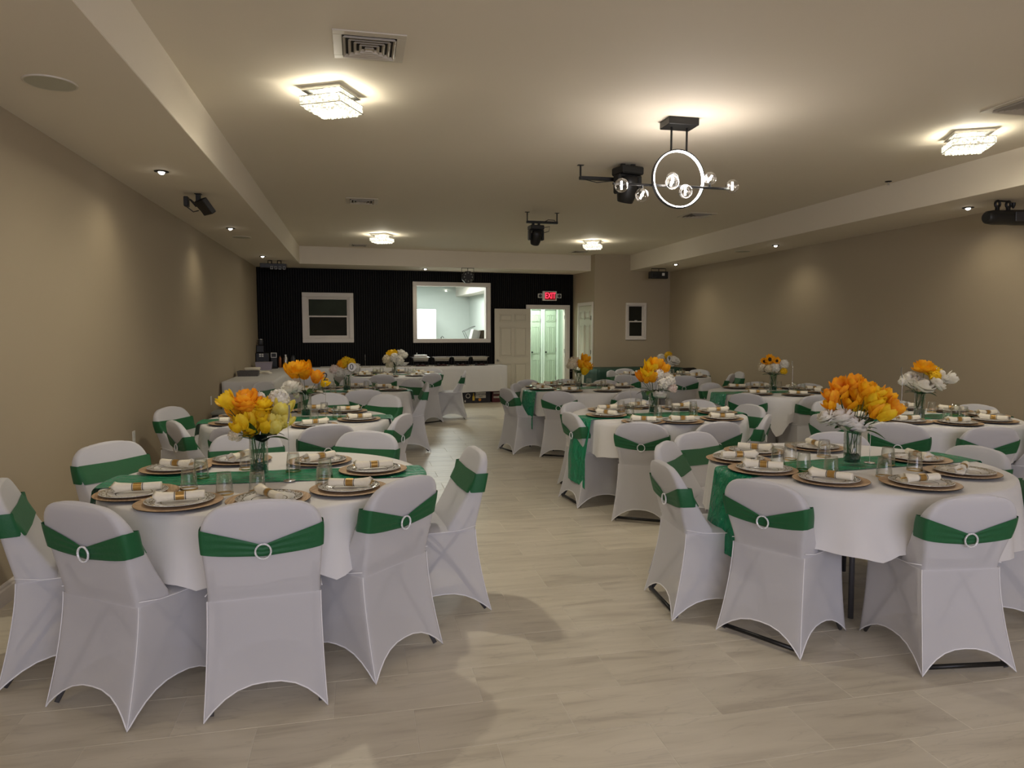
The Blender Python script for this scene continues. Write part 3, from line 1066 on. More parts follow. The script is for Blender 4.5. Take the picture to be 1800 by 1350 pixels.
# stage lighting -----------------------------------------------------
def rail(t, x0, x1, y, z, top=0.0):
    for x in (x0, x1):
        b = MB(); b.bev(x - 0.006, x + 0.006, y - 0.012, y + 0.012, z, top, 0.002); b.bev(x - 0.03, x + 0.03, y - 0.02, y + 0.02, top - 0.006, top, 0.002)
        obj('hanger', (b, BLACK), t)
    obj('rail', (MB().bev(x0 - 0.01, x1 + 0.01, y - 0.02, y + 0.02, z - 0.022, z + 0.010, 0.003), BLACK), t)
def moving_head(t, x, y, z, s, tilt, pan):
    for dx in (-0.05, 0.05):
        obj('clamp', (MB().bev(x + dx * s - 0.02 * s, x + dx * s + 0.02 * s, y - 0.02, y + 0.02, z, z + 0.05 * s, 0.004), BLACK), t)
    M = Matrix.Translation((x, y, z)) @ Matrix.Rotation(pan, 4, 'Z')
    obj('base', (MB().bev(-0.12 * s, 0.12 * s, -0.10 * s, 0.10 * s, -0.075 * s, 0, 0.012 * s, M), BLACKP), t)
    b = MB()
    for sx in (-1, 1):
        b.bev(sx * 0.115 * s - 0.02 * s, sx * 0.115 * s + 0.02 * s, -0.05 * s, 0.05 * s, -0.25 * s, -0.075 * s, 0.012 * s, M)
    b.bev(-0.13 * s, 0.13 * s, -0.055 * s, 0.055 * s, -0.10 * s, -0.072 * s, 0.01 * s, M)
    obj('yoke', (b, BLACKP), t)
    MH = M @ Matrix.Translation((0, 0, -0.2 * s)) @ Matrix.Rotation(tilt, 4, 'X')
    h = MB().lathe([(0.02 * s, 0.13 * s), (0.07 * s, 0.125 * s), (0.088 * s, 0.07 * s), (0.09 * s, -0.06 * s), (0.075 * s, -0.12 * s), (0.07 * s, -0.125 * s)], 20, MH)
    hd = obj('head', (h, BLACKP, True), t)
    obj('lens', (MB().lathe([(0.001, -0.118 * s), (0.068 * s, -0.118 * s)], 20, MH), mat('lens_glass', (0.03, 0.035, 0.045), 0.08, vary=(5, 0.1))), hd)
mh = thing('moving_head_light', 'black moving head stage light hanging from rail behind the chandelier', 'stage light', (2.3, 6.45, ZC))
rail(mh, -0.20, 0.36, 0.10, -0.115)
moving_head(mh, 0.23, -0.02, -0.03, 1.0, 0.35, 0.25)
obj('safety_cable', (MB().tube([(-0.19, 0.09, -0.13), (-0.05, 0.06, -0.165), (0.12, 0.02, -0.15), (0.2, 0.0, -0.06)], 0.004), BLACKP), mh)
mh = thing('moving_head_light', 'smaller black moving head stage light hanging from short rail mid-ceiling', 'stage light', (2.43, 9.25, ZC))
rail(mh, -0.20, 0.21, 0.0, -0.125)
moving_head(mh, -0.08, 0.0, -0.175, 0.78, 0.5, 0.1)
obj('cable', (MB().tube([(0.0, -0.02, -0.14), (0.08, -0.03, -0.10), (0.17, -0.02, -0.10), (0.19, 0, -0.13)], 0.005), BLACKP), mh)
obj('cable', (MB().tube([(0.02, -0.02, -0.20), (0.10, -0.04, -0.19), (0.09, -0.03, -0.25), (0.02, -0.02, -0.27)], 0.005), BLACKP), mh)

fl_ = thing('flood_light', 'black square flood light with white lens under the left soffit', 'flood light', (-1.40, 7.02, ZS))
obj('mount', (MB().bev(-0.03, 0.03, -0.03, 0.03, -0.006, 0, 0.002).bev(-0.02, 0.02, -0.02, 0.02, -0.07, -0.005, 0.003), BLACK), fl_)
MFl = Matrix.Translation((0.06, 0, -0.11)) @ Matrix.Rotation(radians(35), 4, 'Z') @ Matrix.Rotation(radians(-38), 4, 'Y')
obj('housing', (MB().bev(-0.03, 0.02, -0.085, 0.085, -0.075, 0.075, 0.006, MFl), BLACKP), fl_)
obj('lens', (MB().box(0.0205, 0.023, -0.072, 0.072, -0.062, 0.062, MFl), mat('frosted_lens', (0.42, 0.42, 0.36), 0.3, vary=(9, 0.05))), fl_)
obj('bracket', (MB().tube([(0.0, -0.09, -0.13), (-0.05, -0.09, -0.07), (-0.05, 0.09, -0.07), (0.0, 0.09, -0.13)], 0.008), BLACK), fl_)
obj('driver_box', (MB().bev(-0.12, -0.08, -0.04, 0.03, -0.12, -0.03, 0.006), BLACKP), fl_)
obj('cable', (MB().tube([(-0.10, 0, -0.12), (-0.05, 0.02, -0.16), (0.0, 0, -0.15)], 0.005), BLACKP), fl_)

lb = thing('led_bar_light', 'black four-lens light bar hanging in the far left corner by slats', 'stage light', (-1.44, 13.3, ZS), 0.1)
obj('bar', (MB().bev(-0.23, 0.22, -0.03, 0.05, -0.135, -0.055, 0.006), BLACKP), lb)
for sx in (-0.06, 0.10):
    obj('clamp', (MB().tube([(sx - 0.03, 0, -0.06), (sx - 0.03, 0, -0.005), (sx + 0.03, 0, -0.005), (sx + 0.03, 0, -0.06)], 0.010, 8), BLACK), lb)
for k in range(4):
    xx = -0.03 + k * 0.07
    h = obj('lamp_head', (MB().bev(xx - 0.026, xx + 0.026, -0.075, -0.03, -0.165, -0.105, 0.004), BLACKP), lb)
    b = MB(); rect_frame(b, xx - 0.022, xx + 0.022, -0.160, -0.110, 0.004, -0.078, -0.074, Matrix(), 0.001)
    obj('lens_rim', (b, PLASTW), h)

dk = thing('disco_light', 'black octagonal disco light hanging before the serving window', 'stage light', (2.17, 14.05, ZS), 0.08)
b = MB(); b.tube([(-0.125, 0, -0.20), (-0.125, 0, -0.005), (0.125, 0, -0.005), (0.125, 0, -0.20)], 0.006, 6); b.tube([(0, 0, -0.005), (0, 0, -0.07)], 0.006)
obj('yoke', (b, BLACK), dk)
oc = [(0.125 * cos(pi / 8 + k * pi / 4), 0.125 * sin(pi / 8 + k * pi / 4)) for k in range(8)]
MO = Matrix.Translation((0, 0, -0.185))
obj('housing', (MB().loops([[(x * q, yy, z * q) for x, z in oc] for q, yy in ((0.85, 0.07), (1, 0.05), (1, -0.03), (0.9, -0.045))], True, True, True, MO), BLACKP), dk)
lm = MB().sphere((0, 0, 0), 0.014, 10, 6).mesh('lens', mat('small_lens', (0.4, 0.42, 0.4), 0.1, 0.4, vary=(5, 0.1)), True)
for k in range(8):
    obj('lens', lm, dk, (0.082 * cos(k * pi / 4), -0.048, -0.185 + 0.082 * sin(k * pi / 4)))

pl = thing('party_light', 'boxy black party light under right soffit near the alcove', 'stage light', (5.93, 13.35, ZS), 0.0)
b = MB(); b.tube([(-0.15, 0, -0.08), (-0.15, 0, -0.008), (0.16, 0, -0.008), (0.16, 0, -0.08)], 0.007, 6); b.tube([(0.01, 0, -0.008), (0.01, 0, -0.07)], 0.007, 6)
obj('bracket', (b, BLACK), pl)
obj('housing', (MB().bev(-0.19, 0.19, -0.06, 0.06, -0.205, -0.065, 0.008), BLACKP), pl)
b = MB(); rect_frame(b, -0.16, -0.07, -0.185, -0.09, 0.008, -0.066, -0.06, Matrix(), 0.001)
obj('lens_frame', (b, DARKG), pl)
obj('window', (MB().bev(0.055, 0.11, -0.066, -0.06, -0.15, -0.095, 0.001), PLASTW), pl)

pr = thing('effect_projector', 'long black effect projector clamped under the right soffit', 'projector', (6.12, 5.70, ZS), radians(2))
MP = Matrix.Translation((0.1, 0.0, -0.16)) @ Matrix.Rotation(radians(-2), 4, 'Y')
prof = [(-0.36, 0.02), (-0.36, 0.048), (-0.345, 0.06), (-0.31, 0.064), (-0.28, 0.07), (-0.1, 0.07), (-0.05, 0.075), (0.35, 0.075), (0.36, 0.06)]
rings = [[(x, r * sgn(cos(a)) if False else r * cos(a), r * 1.0 * sin(a)) for a in [2 * pi * k / 20 for k in range(20)]] for x, r in prof]
obj('housing', (MB().loops(rings, True, True, True, MP), BLACKP, True, 40), pr)
obj('panel', (MB().bev(-0.09, 0.34, -0.078, -0.07, -0.045, 0.045, 0.004, MP), DARKG), pr)
for sx in (-0.13, 0.0):
    b = MB(); b.bev(sx - 0.015, sx + 0.015, -0.015, 0.015, -0.10, -0.055, 0.003)
    b.tube([(sx + 0.028 * cos(a), 0.0, -0.042 + 0.030 * sin(a)) for a in [2 * pi * k / 12 for k in range(12)]], 0.012, 6, close=True)
    obj('clamp', (b, BLACK), pr)
obj('clamp_bar', (MB().tube([(-0.13, 0, -0.012), (0.0, 0, -0.012)], 0.008), BLACK), pr)
obj('plug', (MB().lathe([(0.02, -0.02), (0.02, -0.045), (0.006, -0.075)], 10, Matrix.Translation((0.06, 0, 0)), True, True), BLACKP), pr)
obj('emblem', text_mesh('•—', 0.03, 0.0005, PLASTW), pr, tuple(MP @ Vector((0.03, -0.0785, 0.0))), rot=(pi / 2, 0, 0))
sk = thing('sprinkler_head', 'small ceiling sprinkler head near the right soffit', 'sprinkler', (5.5, 6.56, ZC))
obj('escutcheon', (MB().lathe([(0.035, 0), (0.033, -0.006), (0.012, -0.010)], 16), BLACK, True), sk)
obj('deflector', (MB().cyl(0, 0, -0.035, -0.008, 0.006, 8).cyl(0, 0, -0.038, -0.035, 0.016, 12), STEEL), sk)

# exit sign on the slat wall
ex = thing('exit_sign', 'red lit EXIT sign with two emergency lamps above the doorway', 'exit sign', tuple(W(6.10, 0.02, 2.262)), AW)
obj('housing', (MB().bev(-0.165, 0.165, -0.05, 0.0, -0.105, 0.105, 0.006), PLASTW), ex)
obj('face', (MB().bev(-0.115, 0.135, -0.054, -0.05, -0.085, 0.085, 0.002), REDG), ex)
obj('lettering', text_mesh('EXIT', 0.155, 0.002, REDL), ex, (0.01, -0.058, 0.0), rot=(pi / 2, 0, 0)).scale = (0.78, 1.15, 1)
for sx in (-0.22, 0.225):
    h = obj('emergency_lamp', (MB().bev(sx - 0.05, sx + 0.05, -0.05, -0.005, -0.045, 0.05, 0.008), PLASTW), ex)
    obj('lens', (MB().lathe([(0.001, 0), (0.034, 0), (0.038, -0.004)], 16, Matrix.Translation((sx, -0.055, 0)) @ Matrix.Rotation(pi / 2, 4, 'X')), DARKG), h)

# wall outlets
for y, lab in ((6.66, 'white wall outlet by the second left-row table'), (10.0, 'far white wall outlet beside the cloth-covered side table')):
    t = thing('wall_outlet', lab, 'outlet', (XL, y, 0.57), 0, 'outlets on the left wall')
    obj('cover_plate', (MB().bev(0.0, 0.006, -0.036, 0.036, -0.058, 0.058, 0.002), PLASTW), t)
    for z in (-0.025, 0.025):
        obj('socket', (MB().bev(0.006, 0.010, -0.016, 0.016, z - 0.014, z + 0.014, 0.002), PLASTW), t)

# ------------------------------------------------------------------ chairs
def smooth(t):
    t = max(0, min(1, t))
    return t * t * (3 - 2 * t)
class ChairShape:
    def __init__(s, H, wtop, waist, foot, arch):
        s.H, s.wt, s.ww, s.wf, s.arch = H, wtop, waist, foot, arch
        s.zc = H - 0.12
    def sect(s, z):
        """half width, back y, front y of the backrest at height z"""
        t = (z - 0.46) / (s.H - 0.46)
        if z <= s.zc:
            w = s.ww + (s.wt - s.ww) * smooth((z - 0.46) / (s.zc - 0.46))
        else:
            sa = min(1, (z - s.zc) / 0.12)
            w = s.wt - 0.118 + 0.118 * (max(0, 1 - sa ** 2.2)) ** (1 / 2.2)
        tc_ = max(0, min(1, t))
        yb = -0.172 - 0.080 * tc_ ** 0.9
        th = 0.036 + 0.118 * (1 - tc_) ** 1.25
        return w, yb, yb + th
    def ring(s, z, off=0.0, nb=16):
        w, yb, yf = s.sect(z)
        w += off; yb -= off; yf += off
        c = min(0.016, (yf - yb) * 0.45)
        pts = []
        for k in range(nb + 1):      # back face, left to right
            pts.append((-w + c + (2 * w - 2 * c) * k / nb, yb))
        pts.append((w - c * 0.3, yb + c * 0.3)); pts.append((w, yb + c))
        pts.append((w, yf - c)); pts.append((w - c * 0.3, yf - c * 0.3))
        for k in range(nb + 1):
            pts.append((w - c - (2 * w - 2 * c) * k / nb, yf))
        pts.append((-w + c * 0.3, yf - c * 0.3)); pts.append((-w, yf - c))
        pts.append((-w, yb + c)); pts.append((-w + c * 0.3, yb + c * 0.3))
        return pts

def chair_meshes(cs):
    H = cs.H
    b = MB()
    zs = [0.44 + (cs.zc - 0.44) * k / 9 for k in range(10)] + [cs.zc + 0.12 * sin(a * pi / 180) for a in (12, 24, 36, 48, 60, 72, 82, 89)]
    rings = []
    for z in zs:
        r = cs.ring(z)
        rings.append([(x, y, z) for x, y in r])
    # fabric dips slightly between back and front edges, rounded top
    w, yb, yf = cs.sect(zs[-1])
    ym = (yb + yf) / 2
    last = rings[-1]
    rings.append([(x * 0.97, ym + (y - ym) * 0.55, H + 0.003 + 0.006 * (1 - (x / (w + 1e-6)) ** 2)) for x, y, z in last])
    rings.append([(x * 0.93, ym, H + 0.004 + 0.009 * (1 - (x / (w + 1e-6)) ** 2)) for x, y, z in last])
    b.loops(rings, True)
    # seat top
    nx, ny = 10, 10
    v = []; f = []
    for j in range(ny + 1):
        yy = -0.12 + 0.355 * j / ny
        for i in range(nx + 1):
            q = i / nx * 2 - 1
            ws = cs.ww + 0.005
            if j >= ny - 2:
                ws *= (0.985 if j == ny - 1 else 0.95 if j == ny else 1)
            edge = max(abs(q), (j / ny) if j > ny / 2 else 0)
            z = 0.458 - 0.014 * max(0, (edge - 0.8) / 0.2) ** 2 + 0.004 * (1 - q * q)
            v.append((q * ws, yy, z))
    for j in range(ny):
        for i in range(nx):
            a = j * (nx + 1) + i
            f.append((a, a + 1, a + nx + 2, a + nx + 1))
    b.add(v, f)
    # skirt
    sv = [0, 0.03, 0.08, 0.16, 0.26, 0.38, 0.5, 0.62, 0.74, 0.84, 0.92, 0.97]
    def corner(k, z):
        t = 1 - z / 0.45
        tt = max(0, t)
        xr = cs.ww + (cs.wf - cs.ww) * tt ** 1.8 + 0.004
        yb = -0.172 - 0.084 * tt ** 1.5
        yf = 0.232 - 0.012 * tt + 0.006 * tt * tt
        return [(-xr, yb), (xr, yb), (xr - 0.004, yf), (-xr + 0.004, yf)][k]
    def hem(side, s_):
        a = {0: cs.arch, 1: cs.arch * 0.95, 2: cs.arch * 0.9, 3: cs.arch * 0.95}[side]
        m = abs(2 * s_ - 1)
        return a * (1 - m ** 2.6) + 0.004
    rows_ = []
    nv = 12
    hemline = []
    cor = {0: [], 1: [], 2: [], 3: []}
    for i in range(nv + 1):
        vv = i / nv
        row = []
        for side in range(4):
            for s_ in sv:
                hz = hem(side, s_)
                z = 0.448 + (hz - 0.448) * vv
                a, c = corner(side, z), corner((side + 1) % 4, z)
                x = a[0] + (c[0] - a[0]) * s_
                y = a[1] + (c[1] - a[1]) * s_
                sag = 0.016 * sin(pi * s_) * (0.25 + 0.75 * vv)
                nx_, ny_ = {0: (0, 1), 1: (-1, 0), 2: (0, -1), 3: (1, 0)}[side]
                if side == 0:
                    sag *= 0.6 * vv
                # round the corner a little
                if s_ == 0:
                    x *= 0.988; y *= 0.99
                row.append((x + nx_ * sag, y + ny_ * sag, z))
                if s_ == 0:
                    cor[side].append((x, y, z))
        rows_.append(row)
    b.loops(rows_[::-1], True)
    cover = b.mesh('cover', COVER, True)
    # seams
    p = MB()
    p.tube([(x, y, z) for x, y, z in rows_[-1]], 0.0032, 5, close=True)
    for k in (0, 1):
        p.tube([(x * 1.002, y * 1.002, z) for x, y, z in cor[k]], 0.0022, 5)
    for sx in (-1, 1):
        ww = cs.ww + 0.007
        p.tube([(sx * ww, -0.172, 0.470), (sx * ww, -0.08, 0.450), (sx * ww, 0.0, 0.446), (sx * ww, 0.12, 0.446), (sx * ww * 0.99, 0.225, 0.446)], 0.0022, 5)
    p.tube([(-cs.ww, 0.236, 0.446), (cs.ww, 0.236, 0.446)], 0.0022, 5)
    piping = p.mesh('piping', PIPING, True)
    # sash
    b = MB()
    nr = 11
    zc0 = H - 0.142
    rr = []
    for j in range(nr + 1):
        t = j / nr * 2 - 1
        row = []
        base = cs.ring(zc0, 0.004)
        for i, (x, y) in enumerate(base):
            w, yb, yf = cs.sect(zc0)
            back = i <= 16 or i >= len(base) - 1
            q = min(1, abs(x) / w)
            if back:
                k = (1 - q) ** 0.9
                zc_ = zc0 - 0.052 * k
                hh = 0.050 - 0.026 * (1 - q) ** 1.3
            else:
                zc_ = zc0 - 0.006 * (1 - q)
                hh = 0.050
            z = zc_ + hh * t
            w2, yb2, yf2 = cs.sect(z)
            rip = 0
            if back:
                rip = 0.0035 * sin(t * 9 + 5 * (q)) * (1 - q) ** 0.6 + 0.004 * (1 - q)
                xx = x / (w + 0.004) * (w2 + 0.005)
                yy = yb2 - 0.004 - abs(rip)
            elif 17 + 4 <= i <= 17 + 4 + 16:
                xx = x / (w + 0.004) * (w2 + 0.005)
                yy = yf2 + 0.004
            else:
                xx = x / (w + 0.004) * (w2 + 0.005)
                yy = y + (yb2 - yb)
            row.append((xx, yy, z))
        rr.append(row)
    b.loops(rr, True)
    sash = b.mesh('sash', GREEN, True)
    # buckle ring
    zr_ = zc0 - 0.052
    yy = cs.sect(zr_)[1] - 0.016
    b = MB()
    b.tube([(0.029 * cos(a), yy, zr_ + 0.029 * sin(a)) for a in [2 * pi * k / 32 for k in range(32)]], 0.0042, 6, close=True)
    for k in range(28):
        a = 2 * pi * k / 28
        b.sphere((0.0295 * cos(a), yy - 0.003, zr_ + 0.0295 * sin(a)), 0.0035, 5, 4)
    ring_ = b.mesh('sash_ring', BEAD, True)
    # frame inside
    fx = cs.wf - 0.022
    fw = cs.ww - 0.018
    lf = MB().tube([(fx, 0.205, 0.012), (fw, 0.06, 0.26), (fw, -0.12, 0.47), (fw, -0.165, 0.56)], 0.010, 8).mesh('leg', LEGM, True)
    lfl = MB().tube([(-fx, 0.205, 0.012), (-fw, 0.06, 0.26), (-fw, -0.12, 0.47), (-fw, -0.165, 0.56)], 0.010, 8).mesh('leg', LEGM, True)
    lr = MB().tube([(fx, -0.225, 0.012), (fw, -0.05, 0.26), (fw, 0.12, 0.43)], 0.010, 8).mesh('leg', LEGM, True)
    lrl = MB().tube([(-fx, -0.225, 0.012), (-fw, -0.05, 0.26), (-fw, 0.12, 0.43)], 0.010, 8).mesh('leg', LEGM, True)
    sp_ = MB().bev(-fw + 0.02, fw - 0.02, -0.14, 0.205, 0.415, 0.438, 0.008).mesh('seat_panel', PANEL)
    bpn = MB()
    za, zb_ = 0.60, H - 0.02
    rings = []
    for k in range(8):
        z = za + (zb_ - za) * k / 7
        w, yb, yf = cs.sect(z)
        w = max(0.05, w - 0.016)
        ym = (yb + yf) / 2
        rings.append([(-w, ym - 0.008, z), (w, ym - 0.008, z), (w, ym + 0.008, z), (-w, ym + 0.008, z)])
    bpn.loops(rings, True, True, True)
    bpn = bpn.mesh('back_panel', PANEL)
    cb_ = MB().tube([(-fx, -0.225, 0.03), (fx, -0.225, 0.03)], 0.011, 8).mesh('cross_bar', BLACK, True)
    return [('cover', cover), ('piping', piping), ('sash', sash), ('sash_ring', ring_), ('seat_panel', sp_), ('back_panel', bpn), ('cross_bar', cb_), ('leg', lf), ('leg', lfl), ('leg', lr), ('leg', lrl)]

TALL = [x for x in chair_meshes(ChairShape(0.84, 0.226, 0.212, 0.228, 0.112)) if x[0] != 'cross_bar']
LOW = chair_meshes(ChairShape(0.785, 0.212, 0.182, 0.218, 0.100))
def make_chair(meshes, label):
    t = thing('covered_chair', label, 'chair', group='white covered chairs at the round tables')
    for nm, me in meshes:
        obj(nm, me, t)
    return t
proto = {}
def place_chair(kind, bx, by, facing, label, sz=1.0):
    """bx,by: where the top of the backrest stands; facing: direction the sitter looks"""
    rz = facing - pi / 2
    ox, oy = 0.0, -0.232
    x = bx - (ox * cos(rz) - oy * sin(rz))
    y = by - (ox * sin(rz) + oy * cos(rz))
    if kind not in proto:
        c = make_chair(TALL if kind == 'tall' else LOW, label)
        proto[kind] = c
        c.location = (x, y, 0)
        c.rotation_euler = (0, 0, rz)
    else:
        c = dup(proto[kind], (x, y, 0), rz, label)
    c.scale = (1, 1, sz)
    return c

# ------------------------------------------------------------------ tables
TABLES = dict(
    T1=dict(c=(-.45, 3.76), n='nearest left-row table', k='tall', run=(-2, 0.0, .12, .12), vase=(-.50, 3.75), num=None,
            ch=[(-1.53, 3.43), (-1.44, 4.5), (-1.04, 2.93), (-.37, 2.82), (.20, 3.12), (.64, 3.85), (.06, 4.64), (-.71, 4.76)]),
    T2=dict(c=(-.50, 6.22), n='second left-row table', k='low', sz=1.03, run=(1, -.05, .12, .34), vase=(-.44, 6.28),
            ch=[(-1.66, 6.80), (-1.37, 5.74), (-.87, 5.31), (-.22, 5.28), (.27, 7.02), (.36, 5.80), (-1.05, 7.25), (-.29, 7.30)]),
    T3=dict(c=(-.13, 8.9), n='third left-row table', k='tall', run=(0, 0, .12, .12), vase=(-.135, 8.88),
            ch=[(-1.2, 9.4), (-1.33, 8.72), (-.73, 8.13), (.06, 7.94), (.73, 9.55), (.85, 8.88), (-.57, 9.9), (-.03, 9.98)]),
    T4=dict(c=(.61, 12.1), n='farthest left-row table', k='low', sz=1.03, run=(0, 0, .1, .1), vase=(.61, 12.12),
            ch=[(.37, 11.15), (1.16, 11.29), (1.79, 11.91), (.12, 12.97), (.77, 13.07), (-.35, 12.35), (1.36, 12.73), (-.29, 11.65)]),
    R1=dict(c=(2.70, 3.42), n='nearest middle-row table', k='low', run=(5, 0.0, .42, .15), vase=(2.67, 3.38),
            ch=[(1.86, 2.96), (2.59, 2.50), (1.60, 3.50), (1.90, 4.14), (2.28, 4.50), (3.26, 4.28), (3.70, 3.56), (3.48, 2.92)]),
    R2=dict(c=(2.64, 5.9), n='second middle-row table', k='low', run=(4, -.10, .55, .15), vase=(2.58, 5.86),
            ch=[(2.13, 5.07), (2.74, 4.97), (1.79, 5.82), (2.07, 6.66), (2.79, 6.87), (3.40, 6.62), (3.68, 6.08), (3.36, 5.30)]),
    R3=dict(c=(2.82, 8.72), n='third middle-row table', k='low', run=(18, 0, .45, .12), vase=(2.80, 8.74),
            ch=[(2.05, 9.18), (1.78, 8.45), (2.38, 9.86), (2.28, 7.9), (3.12, 7.79), (2.95, 9.85), (3.48, 9.6), (3.79, 8.75)]),
    R4=dict(c=(4.80, 5.25), n='nearest right-row table', k='low', run=(0, -.08, .12, .2), vase=(4.77, 5.21), dips=True,
            ch=[(4.66, 6.30), (4.05, 4.62), (4.58, 4.30), (5.32, 6.14), (5.80, 5.62), (5.27, 4.40), (5.86, 4.90), (3.85, 5.22)]),
    R5=dict(c=(4.98, 7.75), n='second right-row table', k='low', run=(0, -.08, .12, .12), vase=(4.97, 7.74), dips=True,
            ch=[(4.28, 7.18), (4.91, 6.80), (4.66, 8.75), (5.37, 8.75), (5.90, 8.35), (5.85, 7.25), (6.00, 7.80)]),
    R6=dict(c=(4.9, 10.8), n='farthest right-row table', k='tall', sz=.97, run=(10, 0, .12, .12), vase=(4.91, 10.65),
            ch=[(4.03, 10.21), (4.79, 9.78), (4.20, 11.35), (4.63, 11.82), (5.82, 11.3), (5.74, 10.07), (6.16, 10.55), (5.28, 11.80)]),
)
RING8 = [('front', 270), ('front right', 315), ('right', 0), ('back right', 45), ('back', 90), ('back left', 135), ('left', 180), ('front left', 225)]
def seat_names(c, pts):
    """order-preserving match of seats to the eight compass names"""
    A = [math.degrees(atan2(p[1] - c[1], p[0] - c[0])) % 360 for p in pts]
    order = sorted(range(len(A)), key=lambda i: A[i])
    names = sorted(RING8, key=lambda r: r[1])
    best = None
    drops = [None] if len(pts) == 8 else list(range(8))
    for dr in drops:
        nm = [r for i, r in enumerate(names) if i != dr][:len(pts)]
        for s in range(len(pts)):
            err = 0
            for i, o in enumerate(order):
                d = (A[o] - nm[(i + s) % len(nm)][1] + 180) % 360 - 180
                err += d * d
            if best is None or err < best[0]:
                best = (err, {o: nm[(i + s) % len(nm)][0] for i, o in enumerate(order)})
    return [best[1][i] for i in range(len(pts))]

ZT_ = 0.750
def cloth_mesh(seed, dips, chair_angles):
    rnd = random.Random(seed)
    ph = [rnd.uniform(0, 6.28) for _ in range(6)]
    n = 144
    R = 0.768
    rings = []
    for r in (0.02, 0.3, 0.55, 0.70, 0.752):
        rings.append([(r * cos(2 * pi * j / n), r * sin(2 * pi * j / n), ZT_ + 0.002) for j in range(n)])
    rings.append([(R * cos(2 * pi * j / n), R * sin(2 * pi * j / n), ZT_ - 0.004) for j in range(n)])
    nv = 9
    for i in range(1, nv + 1):
        v = i / nv
        row = []
        for j in range(n):
            a = 2 * pi * j / n
            fold = 0.55 * sin(8 * a + ph[0]) + 0.35 * sin(13 * a + ph[1] + 0.5 * sin(3 * a + ph[2])) + 0.25 * sin(21 * a + ph[3])
            hz = 0.462 + 0.022 * abs(sin(4 * a + ph[0])) + 0.014 * sin(3 * a + ph[4]) + 0.008 * sin(13 * a + ph[1])
            near_ = min(abs((a - ca + pi) % (2 * pi) - pi) for ca in chair_angles)
            gap = smooth((near_ - 0.24) / 0.14)
            if dips:
                for q in range(4):
                    d = (a - (0.95 + q * pi / 2) + pi) % (2 * pi) - pi
                    hz -= 0.19 * math.exp(-(d / 0.30) ** 2)
            else:
                hz -= 0.035
            hz = (0.474 + 0.006 * sin(9 * a)) * (1 - gap) + min(hz, 0.47) * gap
            r = R + 0.004 + 0.028 * v + 0.036 * fold * v ** 0.8 * (0.55 + 0.45 * gap) + 0.008 * sin(30 * a + ph[5]) * v
            z = (ZT_ - 0.012) + (hz - ZT_ + 0.012) * v
            row.append((r * cos(a), r * sin(a), z))
        rings.append(row)
    b = MB()
    b.loops(rings, True, True)
    return b.mesh('tablecloth', CLOTH, True)

def runner_mesh(ang, dy, hl_, hr_, seed):
    rnd = random.Random(seed)
    R = 0.792
    wd = 0.305
    nt, = (12,)
    S = []
    L = R + max(hl_, hr_)
    v = []; f = []
    ns = 150
    p1, p2 = rnd.uniform(0, 6), rnd.uniform(0, 6)
    s0, s1 = -(R + hl_), R + hr_
    for i in range(ns + 1):
        s = s0 + (s1 - s0) * i / ns
        for j in range(nt + 1):
            t = (j / nt - 0.5) * wd + dy
            e = sqrt(max(0.01, R * R - t * t)) - 0.012
            a = abs(s)
            if a < e:
                x, z = s, ZT_ + 0.006 + 0.0022 * sin(38 * s + p1 + 9 * t) * sin(21 * t + p2)
            else:
                d = a - e
                rr = 0.020
                if d < rr * pi / 2:
                    q = d / rr
                    x, z = e + rr * sin(q), ZT_ + 0.006 - rr * (1 - cos(q))
                else:
                    dd = d - rr * pi / 2
                    x, z = e + rr + min(0.05, 0.16 * dd) + 0.006 * sin(25 * t + p1) * min(1, dd * 5), ZT_ + 0.006 - rr - dd
                x = x if s > 0 else -x
            v.append((x, t, z))
    for i in range(ns):
        for j in range(nt):
            k = i * (nt + 1) + j
            f.append((k, k + nt + 1, k + nt + 2, k + 1))
    b = MB(); b.add(v, f)
    me = b.mesh('table_runner', SATIN, True)
    return me

# table parts shared by all
top_me = MB().lathe([(0.001, 0.745), (0.755, 0.745), (0.76, 0.738), (0.76, 0.722), (0.75, 0.716), (0.001, 0.716)], 48).mesh('tabletop', PLASTW, True, 40)
leg_mes = []
for sx in (-1, 1):
    for sy in (-1, 1):
        leg_mes.append(MB().tube([(sx * 0.30, sy * 0.20, 0.716), (sx * 0.32, sy * 0.22, 0.012)], 0.014, 8).mesh('leg', LEGM, True))
brace_me = MB().tube([(-0.305, -0.205, 0.5), (-0.305, 0.205, 0.5)], 0.010, 8).tube([(0.305, -0.205, 0.5), (0.305, 0.205, 0.5)], 0.010, 8).mesh('brace', LEGM, True)
